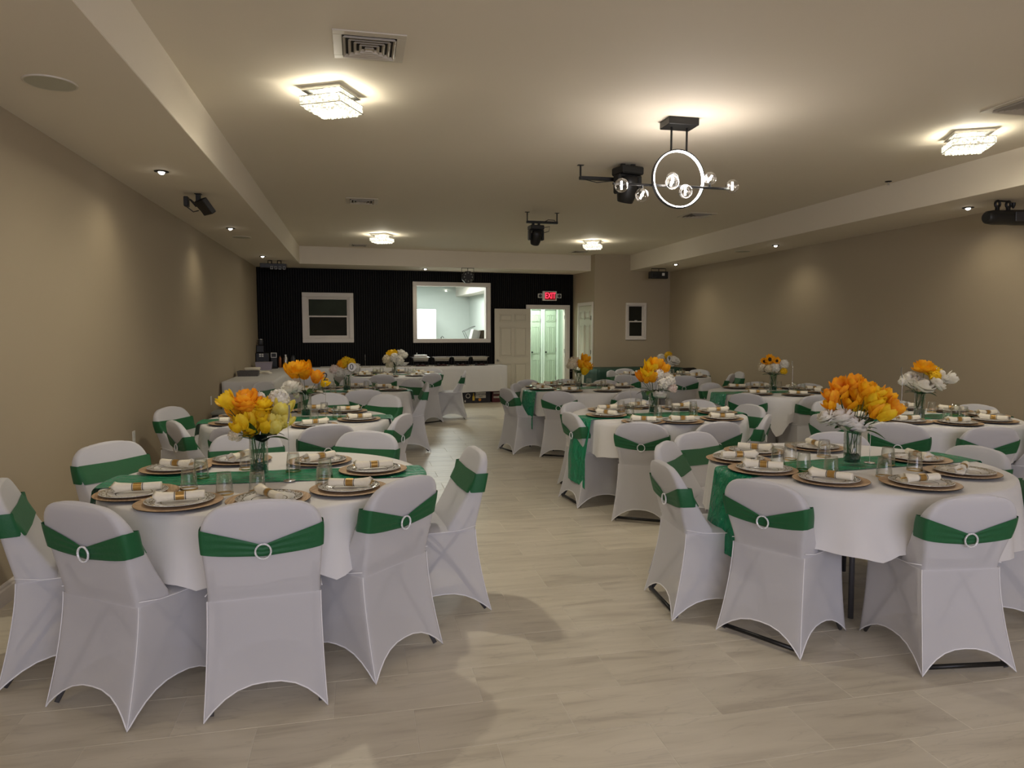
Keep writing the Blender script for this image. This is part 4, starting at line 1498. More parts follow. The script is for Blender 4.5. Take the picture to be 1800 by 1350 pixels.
# tableware
SCP = Matrix.Diagonal((1.09, 1.09, 1, 1))
ch_me = MB().lathe([(0.001, 0.0035), (0.11, 0.0035), (0.120, 0.005), (0.160, 0.011), (0.163, 0.010)], 48, SCP).mesh('charger_top', WOOD, True)
ch_rim = MB().lathe([(0.163, 0.010), (0.164, 0.0085), (0.158, 0.004), (0.125, 0.0), (0.001, 0.0)], 48, SCP).mesh('charger_underside', WOODEDGE, True)
pl_me = MB().lathe([(0.001, 0.006), (0.070, 0.006), (0.078, 0.008), (0.092, 0.013), (0.130, 0.018), (0.132, 0.017), (0.090, 0.0095), (0.07, 0.002), (0.001, 0.002)], 48, Matrix.Diagonal((1.07, 1.07, 0.9, 1))).mesh('dinner_plate', PLATE, True)
def napkin_meshes():
    b = MB()
    n = 18
    rings = []
    for x, r, fl_t in ((-0.098, 0.012, 0), (-0.098, 0.019, 0), (-0.09, 0.0195, 0), (-0.03, 0.0185, 0), (0.0, 0.0175, 0), (0.03, 0.019, 0), (0.065, 0.022, 0.1), (0.088, 0.025, 0.25), (0.100, 0.028, 0.5), (0.088, 0.016, 0.3)):
        rings.append([(x + 0.012 * fl_t * sin(3 * a), (r * (1 + 0.25 * fl_t * sin(5 * a))) * cos(a), (r * (1 + 0.25 * fl_t * sin(5 * a))) * sin(a) * 0.92) for a in [2 * pi * k / n for k in range(n)]])
    b.loops(rings, True, True, True)
    roll = b.mesh('napkin', CREAM, True)
    # spiral edge of the fold
    b = MB()
    b.loops([[(x, 0.0200 * cos(a), 0.0185 * sin(a)) for a in [2 * pi * k / n for k in range(n)]] for x in (-0.017, 0.017)], True)
    band = b.mesh('napkin_band', GOLDB, True)
    b = MB()
    stripe = []
    for x in (-0.022, 0.021):
        b = MB()
        b.loops([[(xx, 0.0202 * cos(a), 0.0187 * sin(a)) for a in [2 * pi * k / n for k in range(n)]] for xx in (x - 0.0015, x + 0.0015)], True)
        stripe.append(b.mesh('band_stripe', WOODEDGE, True))
    b = MB()
    for k, yy in enumerate((-0.008, 0.0, 0.008)):
        b.bev(0.075, 0.108 + 0.004 * k, yy - 0.003, yy + 0.003, -0.004 + 0.004 * k, -0.001 + 0.004 * k, 0.001)
    cut = b.mesh('cutlery', GOLD)
    return roll, band, stripe, cut
NAP = napkin_meshes()
gls = MB().lathe([(0.030, 0.100), (0.031, 0.098), (0.0385, 0.010), (0.039, 0.001), (0.0365, 0.001), (0.0360, 0.010), (0.0295, 0.092), (0.001, 0.093)], 28).mesh('tumbler', GLASS, True)
glb = MB().lathe([(0.001, 0.099), (0.030, 0.100)], 28).mesh('tumbler_base', GLASS, True)
glr = MB().lathe([(0.0388, 0.007), (0.0394, 0.0005), (0.0362, 0.0005), (0.0364, 0.007)], 28).mesh('gold_rim', GOLD, True)

PLATES = dict(T1=[(-0.96, 4.03), (-0.67, 4.22), (-0.22, 4.09), (0.07, 3.77), (-0.99, 3.45), (-0.76, 3.22), (-0.39, 3.19), (-0.05, 3.34)],
    R1=[(2.12, 3.63), (2.36, 3.86), (2.09, 3.33), (2.81, 3.90), (3.13, 3.42), (3.06, 3.04), (2.64, 2.86), (2.27, 3.02)],
    R2=[(2.25, 5.31), (2.56, 5.26), (2.11, 5.80), (2.26, 6.20), (2.64, 6.40), (3.0, 6.2), (3.16, 5.79), (2.97, 5.36)])
GLS = dict(T1=[(-0.78, 3.76), (-0.59, 3.95), (-0.34, 3.83), (-0.17, 3.63), (-0.78, 3.50), (-0.60, 3.36), (-0.46, 3.37), (-0.17, 3.45)],
    R1=[(2.27, 3.47), (2.42, 3.58), (2.30, 3.28), (2.67, 3.62), (2.85, 3.32), (2.88, 3.16), (2.60, 3.05), (2.36, 3.14)])

# bouquets: heads as (dx, dz, r, type, colour) in photo pixels from the vase foot, scale in metres per pixel
BQ = dict(
 T1=(.0029, 0.092, 'leafy', [(-19, 138, 17, 'peony', 'orange'), (-15, 119, 12, 'tulip', 'orange'), (-36, 112, 12, 'tulip', 'gold'), (-47, 133, 12, 'tulip', 'yellow'), (9, 130, 11, 'peony', 'yellow'), (21, 130, 10, 'peony', 'yellow'),
     (38, 116, 15, 'tulip', 'pale'), (21, 99, 9, 'tulip', 'pale'), (8, 103, 9, 'tulip', 'yellow'), (34, 101, 12, 'peony', 'pale'), (44, 95, 11, 'tulip', 'pale'), (-12, 98, 11, 'tulip', 'yellow'), (-5, 110, 10, 'tulip', 'yellow'),
     (36, 134, 15, 'hydrangea', 'white'), (4, 138, 8, 'hydrangea', 'white'), (-37, 76, 10, 'hydrangea', 'cream'), (-34, 90, 8, 'tulip', 'yellow'), (28, 86, 11, 'tulip', 'pale'), (12, 88, 10, 'tulip', 'yellow'), (-12, 86, 10, 'peony', 'yellow'), (-24, 98, 11, 'tulip', 'yellow'), (-28, 120, 11, 'tulip', 'gold'), (14, 116, 10, 'tulip', 'yellow'), (-4, 126, 10, 'tulip', 'orange')]),
 R1=(.0031, 0.092, 'leafy', [(-23, 135, 12, 'tulip', 'orange'), (-2, 142, 12, 'tulip', 'orange'), (-35, 120, 11, 'tulip', 'orange'), (-21, 119, 12, 'tulip', 'gold'), (-37, 104, 9, 'tulip', 'gold'), (-7, 106, 11, 'tulip', 'gold'), (3, 104, 9, 'tulip', 'yellow'),
     (8, 121, 12, 'tulip', 'gold'), (17, 134, 12, 'tulip', 'gold'), (33, 128, 18, 'peony', 'yellow'), (44, 109, 18, 'peony', 'gold'), (61, 103, 12, 'tulip', 'orange'), (27, 113, 14, 'tulip', 'yellow'), (47, 94, 12, 'tulip', 'yellow'),
     (-46, 92, 10, 'rose', 'white'), (-21, 95, 13, 'rose', 'white'), (0, 81, 14, 'rose', 'white'), (-13, 84, 9, 'rose', 'white'), (-30, 84, 9, 'rose', 'white'), (18, 106, 11, 'tulip', 'yellow'), (34, 98, 12, 'tulip', 'gold'), (22, 122, 12, 'tulip', 'gold'), (50, 122, 11, 'tulip', 'gold'), (-10, 128, 10, 'tulip', 'orange')]),
 T2=(.0049, 0.105, 'leafy', [(-19, 80, 12, 'tulip', 'gold'), (-3, 78, 12, 'tulip', 'gold'), (-12, 88, 10, 'peony', 'gold'), (18, 68, 9, 'tulip', 'orange'), (31, 58, 6, 'tulip', 'yellow'), (-27, 60, 10, 'rose', 'white'), (-17, 55, 7, 'rose', 'white'), (-15, 38, 4, 'tulip', 'cream')]),
 T3=(.0070, 0.10, 'tight', [(0, 50, 8, 'hydrangea', 'yellow'), (-8, 46, 7, 'hydrangea', 'gold'), (8, 50, 6, 'hydrangea', 'yellow'), (-21, 38, 7, 'hydrangea', 'pink'), (-12, 33, 7, 'hydrangea', 'white'), (1, 31, 7, 'hydrangea', 'white'), (16, 40, 7, 'hydrangea', 'white')]),
 T4=(.0097, 0.11, 'tight', [(-5, 40, 6, 'rose', 'yellow'), (-12, 26, 7, 'hydrangea', 'cream'), (0, 29, 7, 'hydrangea', 'white'), (8, 24, 7, 'hydrangea', 'white'), (15, 38, 6, 'rose', 'white'), (-8, 18, 6, 'hydrangea', 'cream')]),
 R2=(.0050, 0.095, 'leafy', [(3, 87, 9, 'tulip', 'gold'), (-6, 82, 10, 'tulip', 'yellow'), (-11, 72, 9, 'tulip', 'yellow'), (-3, 66, 9, 'tulip', 'gold'), (-22, 64, 8, 'tulip', 'orange'), (-14, 62, 7, 'tulip', 'gold'), (16, 79, 8, 'tulip', 'gold'),
     (7, 70, 8, 'hydrangea', 'white'), (19, 65, 9, 'hydrangea', 'white'), (17, 55, 9, 'hydrangea', 'white'), (27, 60, 8, 'hydrangea', 'white'), (32, 46, 7, 'hydrangea', 'pink'), (10, 39, 7, 'rose', 'white')]),
 R3=(.0072, 0.10, 'tight', [(-8, 45, 9, 'hydrangea', 'cream'), (-15, 40, 6, 'hydrangea', 'cream'), (10, 49, 7, 'tulip', 'gold'), (15, 42, 7, 'peony', 'gold'), (10, 31, 7, 'tulip', 'yellow'), (3, 42, 6, 'tulip', 'gold')]),
 R4=(.0049, 0.095, 'leafy', [(5, 89, 11, 'peony', 'gold'), (18, 82, 10, 'peony', 'yellow'), (22, 71, 8, 'hydrangea', 'yellow'), (-19, 70, 9, 'rose', 'white'), (-8, 65, 10, 'rose', 'white'), (8, 61, 11, 'rose', 'white'), (33, 77, 9, 'rose', 'white'), (44, 66, 8, 'tulip', 'white'), (-27, 60, 6, 'hydrangea', 'white'), (30, 62, 8, 'rose', 'white')]),
 R5=(.0069, 0.10, 'tight', [(-7, 56, 8, 'sunflower', 'gold'), (-16, 52, 6, 'sunflower', 'gold'), (5, 54, 6, 'sunflower', 'gold'), (3, 42, 7, 'hydrangea', 'white'), (17, 48, 7, 'hydrangea', 'white'), (-20, 42, 6, 'hydrangea', 'cream'), (17, 36, 5, 'hydrangea', 'yellow'), (-8, 40, 6, 'hydrangea', 'cream')]),
 R6=(.0090, 0.11, 'tight', [(2, 37, 6, 'hydrangea', 'yellow'), (-11, 33, 6, 'hydrangea', 'white'), (13, 33, 7, 'rose', 'white'), (6, 26, 5, 'rose', 'white'), (-5, 25, 5, 'hydrangea', 'cream')]),
)
def petal_geo(L, Wd, cup, curl):
    """spoon shaped petal rising along +z, hollow side facing -y"""
    v = []; f = []
    nu, nw = 6, 4
    for i in range(nu + 1):
        t = i / nu
        wdt = Wd * (sin(pi * min(1, 0.12 + 0.80 * t)) ** 0.7) * (1 if t < 0.9 else 0.75)
        yy = cup * sin(pi * t * 0.62) - curl * max(0, t - 0.7) ** 2 * 6
        for j in range(nw + 1):
            s = j / nw * 2 - 1
            v.append((s * wdt, yy - 0.35 * wdt * s * s, L * t + 0.03 * L * sin(j * 2.1) * (t > 0.9)))
    for i in range(nu):
        for j in range(nw):
            k = i * (nw + 1) + j
            f.append((k, k + 1, k + nw + 2, k + nw + 1))
    return v, f
PETS = {}
def layers_of(kind, r):
    if kind == 'tulip':
        return [(3, 0.10, 2.0, 0.62, 0.55, -0.1, 0.0), (3, 0.22, 2.05, 0.66, 0.60, 0.05, 1.05)]
    if kind == 'peony':
        return [(3, 0.10, 1.5, 0.5, 0.40, 0, 0), (5, 0.30, 1.6, 0.58, 0.55, 0.1, 0.5), (6, 0.62, 1.55, 0.62, 0.55, 0.2, 0.2), (6, 1.0, 1.4, 0.6, 0.45, 0.3, 0.7)]
    if kind == 'rose':
        return [(3, 0.08, 1.1, 0.45, 0.45, 0, 0), (4, 0.28, 1.2, 0.66, 0.60, 0.15, 0.6), (5, 0.60, 1.25, 0.74, 0.62, 0.25, 0.1), (6, 0.95, 1.1, 0.74, 0.50, 0.3, 0.5)]
    if kind == 'sunflower':
        return [(11, 1.35, 1.15, 0.26, 0.1, 0.2, 0), (11, 1.15, 1.05, 0.26, 0.1, 0.2, 0.28)]
def bloom(kind, colour, r, parent, loc, lean, split, seed):
    """flower head; split=True gives every petal its own object"""
    rnd = random.Random(seed)
    m = PET[colour]
    M0 = Matrix.Rotation(lean[1], 4, 'Y') @ Matrix.Rotation(lean[0], 4, 'X')
    if kind == 'hydrangea':
        b = MB()
        core = MB()
        nfl = 60
        for k in range(nfl):
            z = 1 - 2 * (k + 0.5) / nfl
            a = k * 2.39996
            q = sqrt(max(0, 1 - z * z))
            d = Vector((q * cos(a), q * sin(a), z))
            if d.z < -0.75:
                continue
            rot = d.to_track_quat('Z', 'Y').to_matrix().to_4x4()
            Mx = Matrix.Translation(d * r * rnd.uniform(0.74, 1.06)) @ rot @ Matrix.Rotation(rnd.uniform(0, 6), 4, 'Z')
            s = r * 0.36
            for p in range(4):
                Mp = Mx @ Matrix.Rotation(p * pi / 2, 4, 'Z')
                b.add([(0, 0, 0), (s * 0.65, -s * 0.5, s * 0.12), (s * 1.15, 0, s * 0.14 * rnd.uniform(-1, 4)), (s * 0.65, s * 0.5, s * 0.12)], [(0, 1, 2, 3)], Mp)
        b.sphere((0, 0, 0), r * 0.60, 10, 6)
        return obj('flower_head', (b, m, True), parent, loc)
    L = layers_of(kind, r)
    head = None
    core = MB()
    if kind == 'sunflower':
        core.sphere((0, 0, 0), r * 0.45, 12, 6, M0 @ Matrix.Rotation(radians(70), 4, 'X'), sz=0.4)
        head = obj('flower_head', (core, mat('sunflower_centre', (0.03, 0.015, 0.006), 0.9, bump=(300, 0.8), vary=(100, 0.4))), parent, loc)
        M0 = M0 @ Matrix.Rotation(radians(70), 4, 'X')
    else:
        core.sphere((0, 0, -r * 0.10), r * 0.42, 10, 6, M0)
    allp = MB()
    pieces = []
    for (n_, open_, ln, wd_, cup, curl, ph) in L:
        for k in range(n_):
            v, f = petal_geo(r * ln * 0.92, r * wd_, r * cup, r * curl * 0.4)
            az = 2 * pi * k / n_ + ph + rnd.uniform(-0.12, 0.12)
            Mp = M0 @ Matrix.Translation((0, 0, -r * 0.75 if kind != 'sunflower' else 0)) @ Matrix.Rotation(az, 4, 'Z') @ Matrix.Rotation(-open_ * rnd.uniform(0.9, 1.1), 4, 'X') @ Matrix.Translation((0, r * 0.06, 0))
            if split:
                pieces.append((v, f, Mp))
            else:
                allp.add(v, f, Mp)
    if split:
        if head is None:
            head = obj('flower_head', (core, m, True), parent, loc)
        for v, f, Mp in pieces:
            obj('petal', (MB().add(v, f, Mp), m, True), head)
    else:
        if kind == 'sunflower':
            obj('petal', (allp, m, True), head)
        else:
            allp.add(core.v, core.f)
            head = obj('flower_head', (allp, m, True), parent, loc)
    return head

def leaf_geo(b, p0, d, L, wd, droop, M=None):
    p0 = Vector(p0); d = Vector(d).normalized()
    side = d.cross(Vector((0, 0, 1))).normalized()
    v = []; f = []
    n_ = 8
    for i in range(n_ + 1):
        t = i / n_
        c = p0 + d * L * t + Vector((0, 0, -droop * L * t * t))
        w = wd * (sin(pi * (t * 0.94 + 0.03)) ** 0.8)
        v += [tuple(c - side * w + Vector((0, 0, 0.25 * w))), tuple(c), tuple(c + side * w + Vector((0, 0, 0.25 * w)))]
    for i in range(n_):
        k = i * 3
        f += [(k, k + 1, k + 4, k + 3), (k + 1, k + 2, k + 5, k + 4)]
    b.add(v, f, M)

LOOK = dict(
 T1='orange, golden and pale yellow tulips with one white hydrangea ball', R1='large bunch of orange and yellow tulips over white roses',
 T2='golden tulips with white roses low at one side', T3='small yellow and pinkish white hydrangeas', T4='mostly white blooms topped by one yellow rose',
 R2='yellow tulips beside a trailing white hydrangea mass', R3='cream hydrangea beside golden blooms', R4='golden peonies over spreading white roses',
 R5='sunflowers with white hydrangeas', R6='white blooms around one yellow ball')
vg = MB().lathe([(0.043, 0.0), (0.045, 0.003), (0.0455, 0.20), (0.043, 0.20), (0.0425, 0.014), (0.001, 0.012)], 32).mesh('vase_body', GLASS, True)
vgb = MB().lathe([(0.001, 0.001), (0.043, 0.001)], 32).mesh('vase_foot', GLASS)
def pebbles(seed):
    rnd = random.Random(seed)
    b = MB()
    b.lathe([(0.001, 0.014), (0.036, 0.014), (0.037, 0.05), (0.001, 0.052)], 16)
    for k in range(70):
        a = rnd.uniform(0, 2 * pi)
        rr = 0.033 if k < 48 else rnd.uniform(0, 0.03)
        z = rnd.uniform(0.018, 0.058) if k < 48 else 0.055
        s = rnd.uniform(0.005, 0.0085)
        b.sphere((rr * cos(a), rr * sin(a), z), s, 6, 4, sz=0.75)
    return b.mesh('pebbles', PEBB, True)
PEB = pebbles(2)
def bouquet(key, vx, vy, ztop):
    sc, vh, style, heads = BQ[key]
    T = TABLES[key]
    near = key in ('T1', 'R1', 'T2', 'R2', 'R4')
    v = thing('flower_vase', 'clear glass cylinder vase holding flowers on the ' + T['n'], 'vase', (vx, vy, ztop), 0, 'glass vases on the round tables')
    obj('vase_body', vg, v)
    pb = obj('pebbles', PEB, None, (vx, vy, ztop), kind='stuff')
    tag(pb, 'dark pebbles filling the vase foot on the ' + T['n'], 'pebbles', 'dark pebbles in the vases')
    t = thing('bouquet', LOOK[key] + ' on the ' + T['n'], 'flowers', (vx, vy, ztop), 0)
    rnd = random.Random(hash(key) % 1000 if False else sum(map(ord, key)))
    camdir = Vector((vx, vy)).normalized()
    rx, ry = camdir.y, -camdir.x         # image right on the floor plane
    n_ = len(heads)
    for i, (dx, dz, r, kind, colour) in enumerate(heads):
        dep = rnd.uniform(-0.055, 0.055)
        if dz < 110 * 0.0029 / sc:
            dep = -abs(dep) - 0.02
        w = dx * sc
        p = Vector((rx * w + camdir.x * dep, ry * w + camdir.y * dep, dz * sc * 1.0 + 0.0))
        rr = r * sc * {'tulip': 1.45, 'peony': 1.4, 'rose': 1.6, 'sunflower': 1.2}.get(kind, 1.15)
        lean = (rnd.uniform(-0.2, 0.5), max(-1, min(1, (dx * sc) * 4)) + rnd.uniform(-0.15, 0.15))
        hd = bloom(kind, colour, rr, t, p, lean, near and kind in ('tulip', 'peony') and key in ('T1', 'R1'), i * 7 + ord(key[1]))
        # stem from the head into the vase
        a = rnd.uniform(0, 2 * pi)
        foot = Vector((0.026 * cos(a), 0.026 * sin(a), 0.055))
        neck = Vector((rx * max(-0.03, min(0.03, w * 0.4)), ry * max(-0.03, min(0.03, w * 0.4)), 0.19))
        q = p - Vector((0, 0, rr * 0.6))
        mid = (neck + q) / 2 + Vector((0, 0, 0.01))
        if i >= 10:
            foot = neck
        obj('stem', (MB().tube([foot, neck + Vector((0, 0, 0.001)), mid, q], 0.0021 if near else 0.003, 5), STEM, True), t)
    # leaves
    R0 = 0.2
    nl = 9 if style == 'leafy' else 7
    for k in range(nl):
        a = 2 * pi * k / nl + 0.4
        b = MB()
        d = (cos(a), sin(a), rnd.uniform(0.25, 1.1))
        leaf_geo(b, (0.025 * cos(a), 0.025 * sin(a), R0 - 0.01), d, rnd.uniform(0.10, 0.17), rnd.uniform(0.016, 0.030), rnd.uniform(0.2, 0.6))
        obj('leaf', (b, DLEAF if k % 3 == 0 else LEAFM, True), t)
    if key == 'T1':
        for (d, L, w, m_) in (((-0.45, -0.35, 0.9), 0.20, 0.040, LEAFM), ((-0.8, -0.2, 1.15), 0.26, 0.03, LEAFM), ((0.3, -0.5, 0.45), 0.10, 0.045, DLEAF), ((0.55, -0.35, 0.4), 0.12, 0.035, DLEAF), ((0.15, -0.5, 0.15), 0.09, 0.04, DLEAF)):
            b = MB(); leaf_geo(b, (0.01, -0.02, 0.185), d, L, w, 0.25); obj('leaf', (b, m_, True), t)
    if key == 'R1':
        for (d, L, w, m_) in (((0.5, -0.4, 0.7), 0.17, 0.045, LEAFM), ((0.8, -0.3, 0.9), 0.22, 0.04, LEAFM), ((-0.5, -0.4, 0.25), 0.14, 0.03, DLEAF), ((0.2, -0.5, 0.6), 0.14, 0.04, LEAFM)):
            b = MB(); leaf_geo(b, (0.01, -0.02, 0.19), d, L, w, 0.3); obj('leaf', (b, m_, True), t)
    return t

def number_stand(x, y, z, h, txt, label, rz, bg=True, glyph_m=None):
    t = thing('table_number_stand', label, 'table number', (x, y, z), rz)
    obj('base', (MB().lathe([(0.001, 0.004), (0.026, 0.004), (0.030, 0.001), (0.030, 0.0)], 24), CHROME, True), t)
    obj('rod', (MB().cyl(0, 0, 0.003, h, 0.0016, 8), CHROME), t)
    obj('clip', (MB().sphere((0, 0, h), 0.006, 8, 6), CHROME, True), t)
    if bg:
        d = obj('disc', (MB().lathe([(0.001, 0.002), (0.05, 0.002), (0.05, -0.002), (0.001, -0.002)], 28, Matrix.Translation((0, 0, h + 0.052)) @ Matrix.Rotation(pi / 2, 4, 'X')), PLASTW), t)
    if txt:
        g = obj('number', text_mesh(txt, 0.095, 0.002, glyph_m or BLACKP, 'number'), t, (-0.028 if txt == '10' else 0, -0.005, h + 0.05), rot=(pi / 2, 0, 0))
    else:
        obj('number_plate', (MB().loops([[(x + 0.018 * sin(z * 2.2), y_, h + 0.085 * z) for x, y_ in ((-0.007, -0.002), (0.007, -0.002), (0.007, 0.002), (-0.007, 0.002))] for z in [k / 8 for k in range(9)]], True, True, True), glyph_m or CHROME), t)
    return t

seatno = 0
rngT = random.Random(11)
charger_p = plate_p = nap_p = glass_p = table_p = None
for key, T in TABLES.items():
    cx, cy = T['c']
    nm = T['n']
    # the folding table itself
    if table_p is None:
        table_p = thing('round_table', 'round folding banquet table under white cloth, ' + nm, 'table', (cx, cy, 0), 0.3, 'round banquet tables')
        obj('tabletop', top_me, table_p)
        for me in leg_mes:
            obj('leg', me, table_p)
        obj('brace', brace_me, table_p)
    else:
        dup(table_p, (cx, cy, 0), 0.3 + seatno * 0.1, 'round folding banquet table under white cloth, ' + nm)
    c = obj('tablecloth', cloth_mesh(ord(key[1]) + ord(key[0]), T.get('dips'), [atan2(q[1] - cy, q[0] - cx) for q in T['ch']]), None, (cx, cy, 0))
    tag(c, 'white cloth draped over the ' + nm, 'tablecloth', 'white round tablecloths')
    ra, rdy, rl, rr_ = T['run']
    r_ = obj('table_runner', runner_mesh(ra, rdy, rl, rr_, ord(key[1])), None, (cx, cy, 0), radians(ra))
    tag(r_, 'shiny green satin runner across the ' + nm, 'table runner', 'green satin runners')
    names = seat_names(T['c'], T['ch'])
    # chairs
    for (bx_, by_), sn in zip(T['ch'], names):
        face = atan2(cy - by_, cx - bx_)
        back = sn.startswith('front')
        lab = ('white covered chair, green sash ring toward camera, ' if back else 'white covered chair with plain green sash band, ') + sn + ' seat, ' + nm
        place_chair(T['k'], bx_, by_, face, lab, 1.10 if key == 'T2' and by_ > 6.9 else T.get('sz', 1.0))
        seatno += 1
    # place settings
    if key in PLATES:
        pp = PLATES[key]
    else:
        pp = [(cx + 0.56 * cos(atan2(q[1] - cy, q[0] - cx)), cy + 0.56 * sin(atan2(q[1] - cy, q[0] - cx))) for q in T['ch']]
        # keep neighbours apart
        for it in range(30):
            A = sorted([(atan2(p[1] - cy, p[0] - cx), i) for i, p in enumerate(pp)])
            AA = [a for a, i in A]
            m_ = len(AA)
            new = AA[:]
            for i in range(m_):
                nx_ = AA[(i + 1) % m_] + (2 * pi if i == m_ - 1 else 0)
                if nx_ - AA[i] < 0.64:
                    d = (0.64 - (nx_ - AA[i])) / 2
                    new[i] -= d
                    new[(i + 1) % m_] += d
            for (a, i), b2 in zip(A, new):
                pp[i] = (cx + 0.56 * cos(b2), cy + 0.56 * sin(b2))
    pn = seat_names(T['c'], pp)
    z0 = ZT_ + 0.0095
    for i, ((px, py), sn) in enumerate(zip(pp, pn)):
        tailn = sn + ' place of the ' + nm
        a = atan2(cy - py, cx - px)
        rz = rngT.uniform(0, 3)
        if charger_p is None:
            charger_p = thing('charger_plate', 'round wood-grain charger at the ' + tailn, 'charger plate', (px, py, z0), rz, 'wood-grain chargers')
            obj('charger_top', ch_me, charger_p)
            obj('charger_underside', ch_rim, charger_p)
            plate_p = obj('dinner_plate', pl_me, None, (px, py, z0 + 0.0035), rz)
            tag(plate_p, 'white lace-rimmed dinner plate at the ' + tailn, 'plate', 'lace-rimmed dinner plates')
        else:
            dup(charger_p, (px, py, z0), rz, 'round wood-grain charger at the ' + tailn)
            dup(plate_p, (px + rngT.uniform(-.012, .012), py + rngT.uniform(-.012, .012), z0 + 0.0035), rz, 'white lace-rimmed dinner plate at the ' + tailn)
        # napkin lies mostly across, near plates turned as seen
        nrz = {('T1', 4): 3.20, ('T1', 5): 3.30, ('T1', 6): 2.1, ('T1', 7): -0.25, ('T1', 0): -0.5, ('T1', 1): -1.9, ('T1', 2): 3.9, ('T1', 3): 3.3,
               ('R1', 0): -0.2, ('R1', 1): -0.7, ('R1', 2): 2.5, ('R1', 3): -1.7, ('R1', 4): -1.75, ('R1', 5): 3.8, ('R1', 6): 3.15, ('R1', 7): 2.2}.get((key, i), rngT.choice([0.1, 3.2, 0.5, 2.7, 2.2, 3.0]) + rngT.uniform(-.2, .2))
        nl_ = (px + 0.005, py, z0 + 0.034)
        if nap_p is None:
            nap_p = thing('napkin_roll', 'cream napkin roll with gold band at the ' + tailn, 'napkin', nl_, nrz, 'banded napkin rolls')
            obj('napkin', NAP[0], nap_p)
            bd = obj('napkin_band', NAP[1], nap_p)
            obj('band_stripe', NAP[2][0], bd)
            obj('band_stripe', NAP[2][1], bd)
            obj('cutlery', NAP[3], nap_p)
        else:
            dup(nap_p, nl_, nrz, 'cream napkin roll with gold band at the ' + tailn)
        if key in GLS:
            gx, gy = GLS[key][i]
        else:
            aa = atan2(py - cy, px - cx) + 0.16
            gx, gy = cx + 0.335 * cos(aa), cy + 0.335 * sin(aa)
        if glass_p is None:
            glass_p = thing('tumbler', 'upturned glass tumbler with gold rim at the ' + tailn, 'glass', (gx, gy, z0), 0, 'upturned gold-rimmed tumblers')
            g_ = obj('tumbler_body', gls, glass_p)
            obj('tumbler_base', glb, glass_p)
            obj('gold_rim', glr, glass_p)
        else:
            dup(glass_p, (gx, gy, z0), rngT.uniform(0, 3), 'upturned glass tumbler with gold rim at the ' + tailn)
    vx, vy = T['vase']
    bouquet(key, vx, vy, z0)

# number stands
zt = ZT_ + 0.0095
number_stand(-0.34, 3.60, zt, 0.29, '', 'chrome rod stand with number turned edge-on, nearest left-row table', radians(70), False, CHROME)
number_stand(-0.27, 6.12, zt, 0.30, '2', 'rod stand with dark number two beside golden tulips', 0.25, False)
number_stand(-0.07, 8.72, zt, 0.25, '10', 'rod stand with number disc in front of the yellow hydrangeas', 0.05)
number_stand(0.12, 11.9, zt, 0.26, '', 'thin rod number stand turned edge-on at the farthest left-row table', radians(85), False, CHROME)
number_stand(2.80, 3.40, zt, 0.37, '', 'tall rod number stand turned edge-on beside orange tulips', radians(82), False, PLASTW)
number_stand(2.36, 5.86, zt, 0.30, '', 'rod number stand turned edge-on at the second middle-row table', radians(85), False, CHROME)
number_stand(4.42, 5.02, zt, 0.35, '', 'rod number stand turned edge-on beside the golden peonies', radians(84), False, CHROME)
number_stand(5.22, 7.72, zt, 0.28, '', 'rod number stand turned edge-on beside the sunflowers', radians(84), False, CHROME)
number_stand(4.78, 10.30, zt, 0.245, '9', 'rod stand with a black number nine on white disc', 0.42)

# ------------------------------------------------------------------ buffet along the slat wall
def rect_cloth(x0, x1, y0, y1, zt_, hem_fn, M, name, open_sides=()):
    b = MB()
    per = []
    def side(p, q, n_):
        return [(p[0] + (q[0] - p[0]) * k / n_, p[1] + (q[1] - p[1]) * k / n_) for k in range(n_)]
    nx_, ny_ = int((x1 - x0) / 0.05) + 2, int((y1 - y0) / 0.05) + 2
    per = side((x0, y0), (x1, y0), nx_) + side((x1, y0), (x1, y1), ny_) + side((x1, y1), (x0, y1), nx_) + side((x0, y1), (x0, y0), ny_)
    mx_, my_ = (x0 + x1) / 2, (y0 + y1) / 2
    rows_ = []
    rows_.append([(mx_ + (x - mx_) * 0.98, my_ + (y - my_) * 0.98, zt_) for x, y in per])
    rows_.append([(x, y, zt_ - 0.002) for x, y in per])
    L = 0.0
    for i in range(1, 8):
        v = i / 7
        row = []
        for k, (x, y) in enumerate(per):
            dx = -1 if abs(x - x0) < 1e-6 else 1 if abs(x - x1) < 1e-6 else 0
            dy = -1 if abs(y - y0) < 1e-6 else 1 if abs(y - y1) < 1e-6 else 0
            o = (0.012 + 0.012 * sin(k * 0.9) * v + 0.01 * sin(k * 0.37) * v)
            if dx and dy:
                o += 0.05 * v
            if dx and dy and open_sides:
                o = 0.001
            if (dx > 0 and 'x1' in open_sides) or (dx < 0 and 'x0' in open_sides) or (dy > 0 and 'y1' in open_sides):
                o = 0.001
            hz = hem_fn(x, y)
            row.append((x + dx * o, y + dy * o, zt_ - 0.004 + (hz - zt_ + 0.004) * v))
        rows_.append(row)
    b.loops(rows_, True, True, False, M)
    return b.mesh(name, CLOTH, True)
def fold_table(label, M, x0, x1, y0, y1, z):
    t = thing('folding_table', label, 'table')
    obj('tabletop', (MB().bev(x0, x1, y0, y1, z - 0.04, z - 0.005, 0.008, M), PLASTW), t)
    for sx in (x0 + 0.12, x1 - 0.12):
        for sy in (y0 + 0.1, y1 - 0.1):
            obj('leg', (MB().cyl(sx, sy, 0, z - 0.04, 0.014, 8, M), BLACK), t)
    return t
BZ = 0.775
fold_table('long folding buffet table under white cloth before the slat wall', BWM, 0.10, 4.90, -0.72, -0.08, BZ - 0.006)
def hem_b(x, y):
    return 0.235 + (-0.05 if x > 4.8 and y < -0.6 else 0) + 0.01 * sin(x * 3)
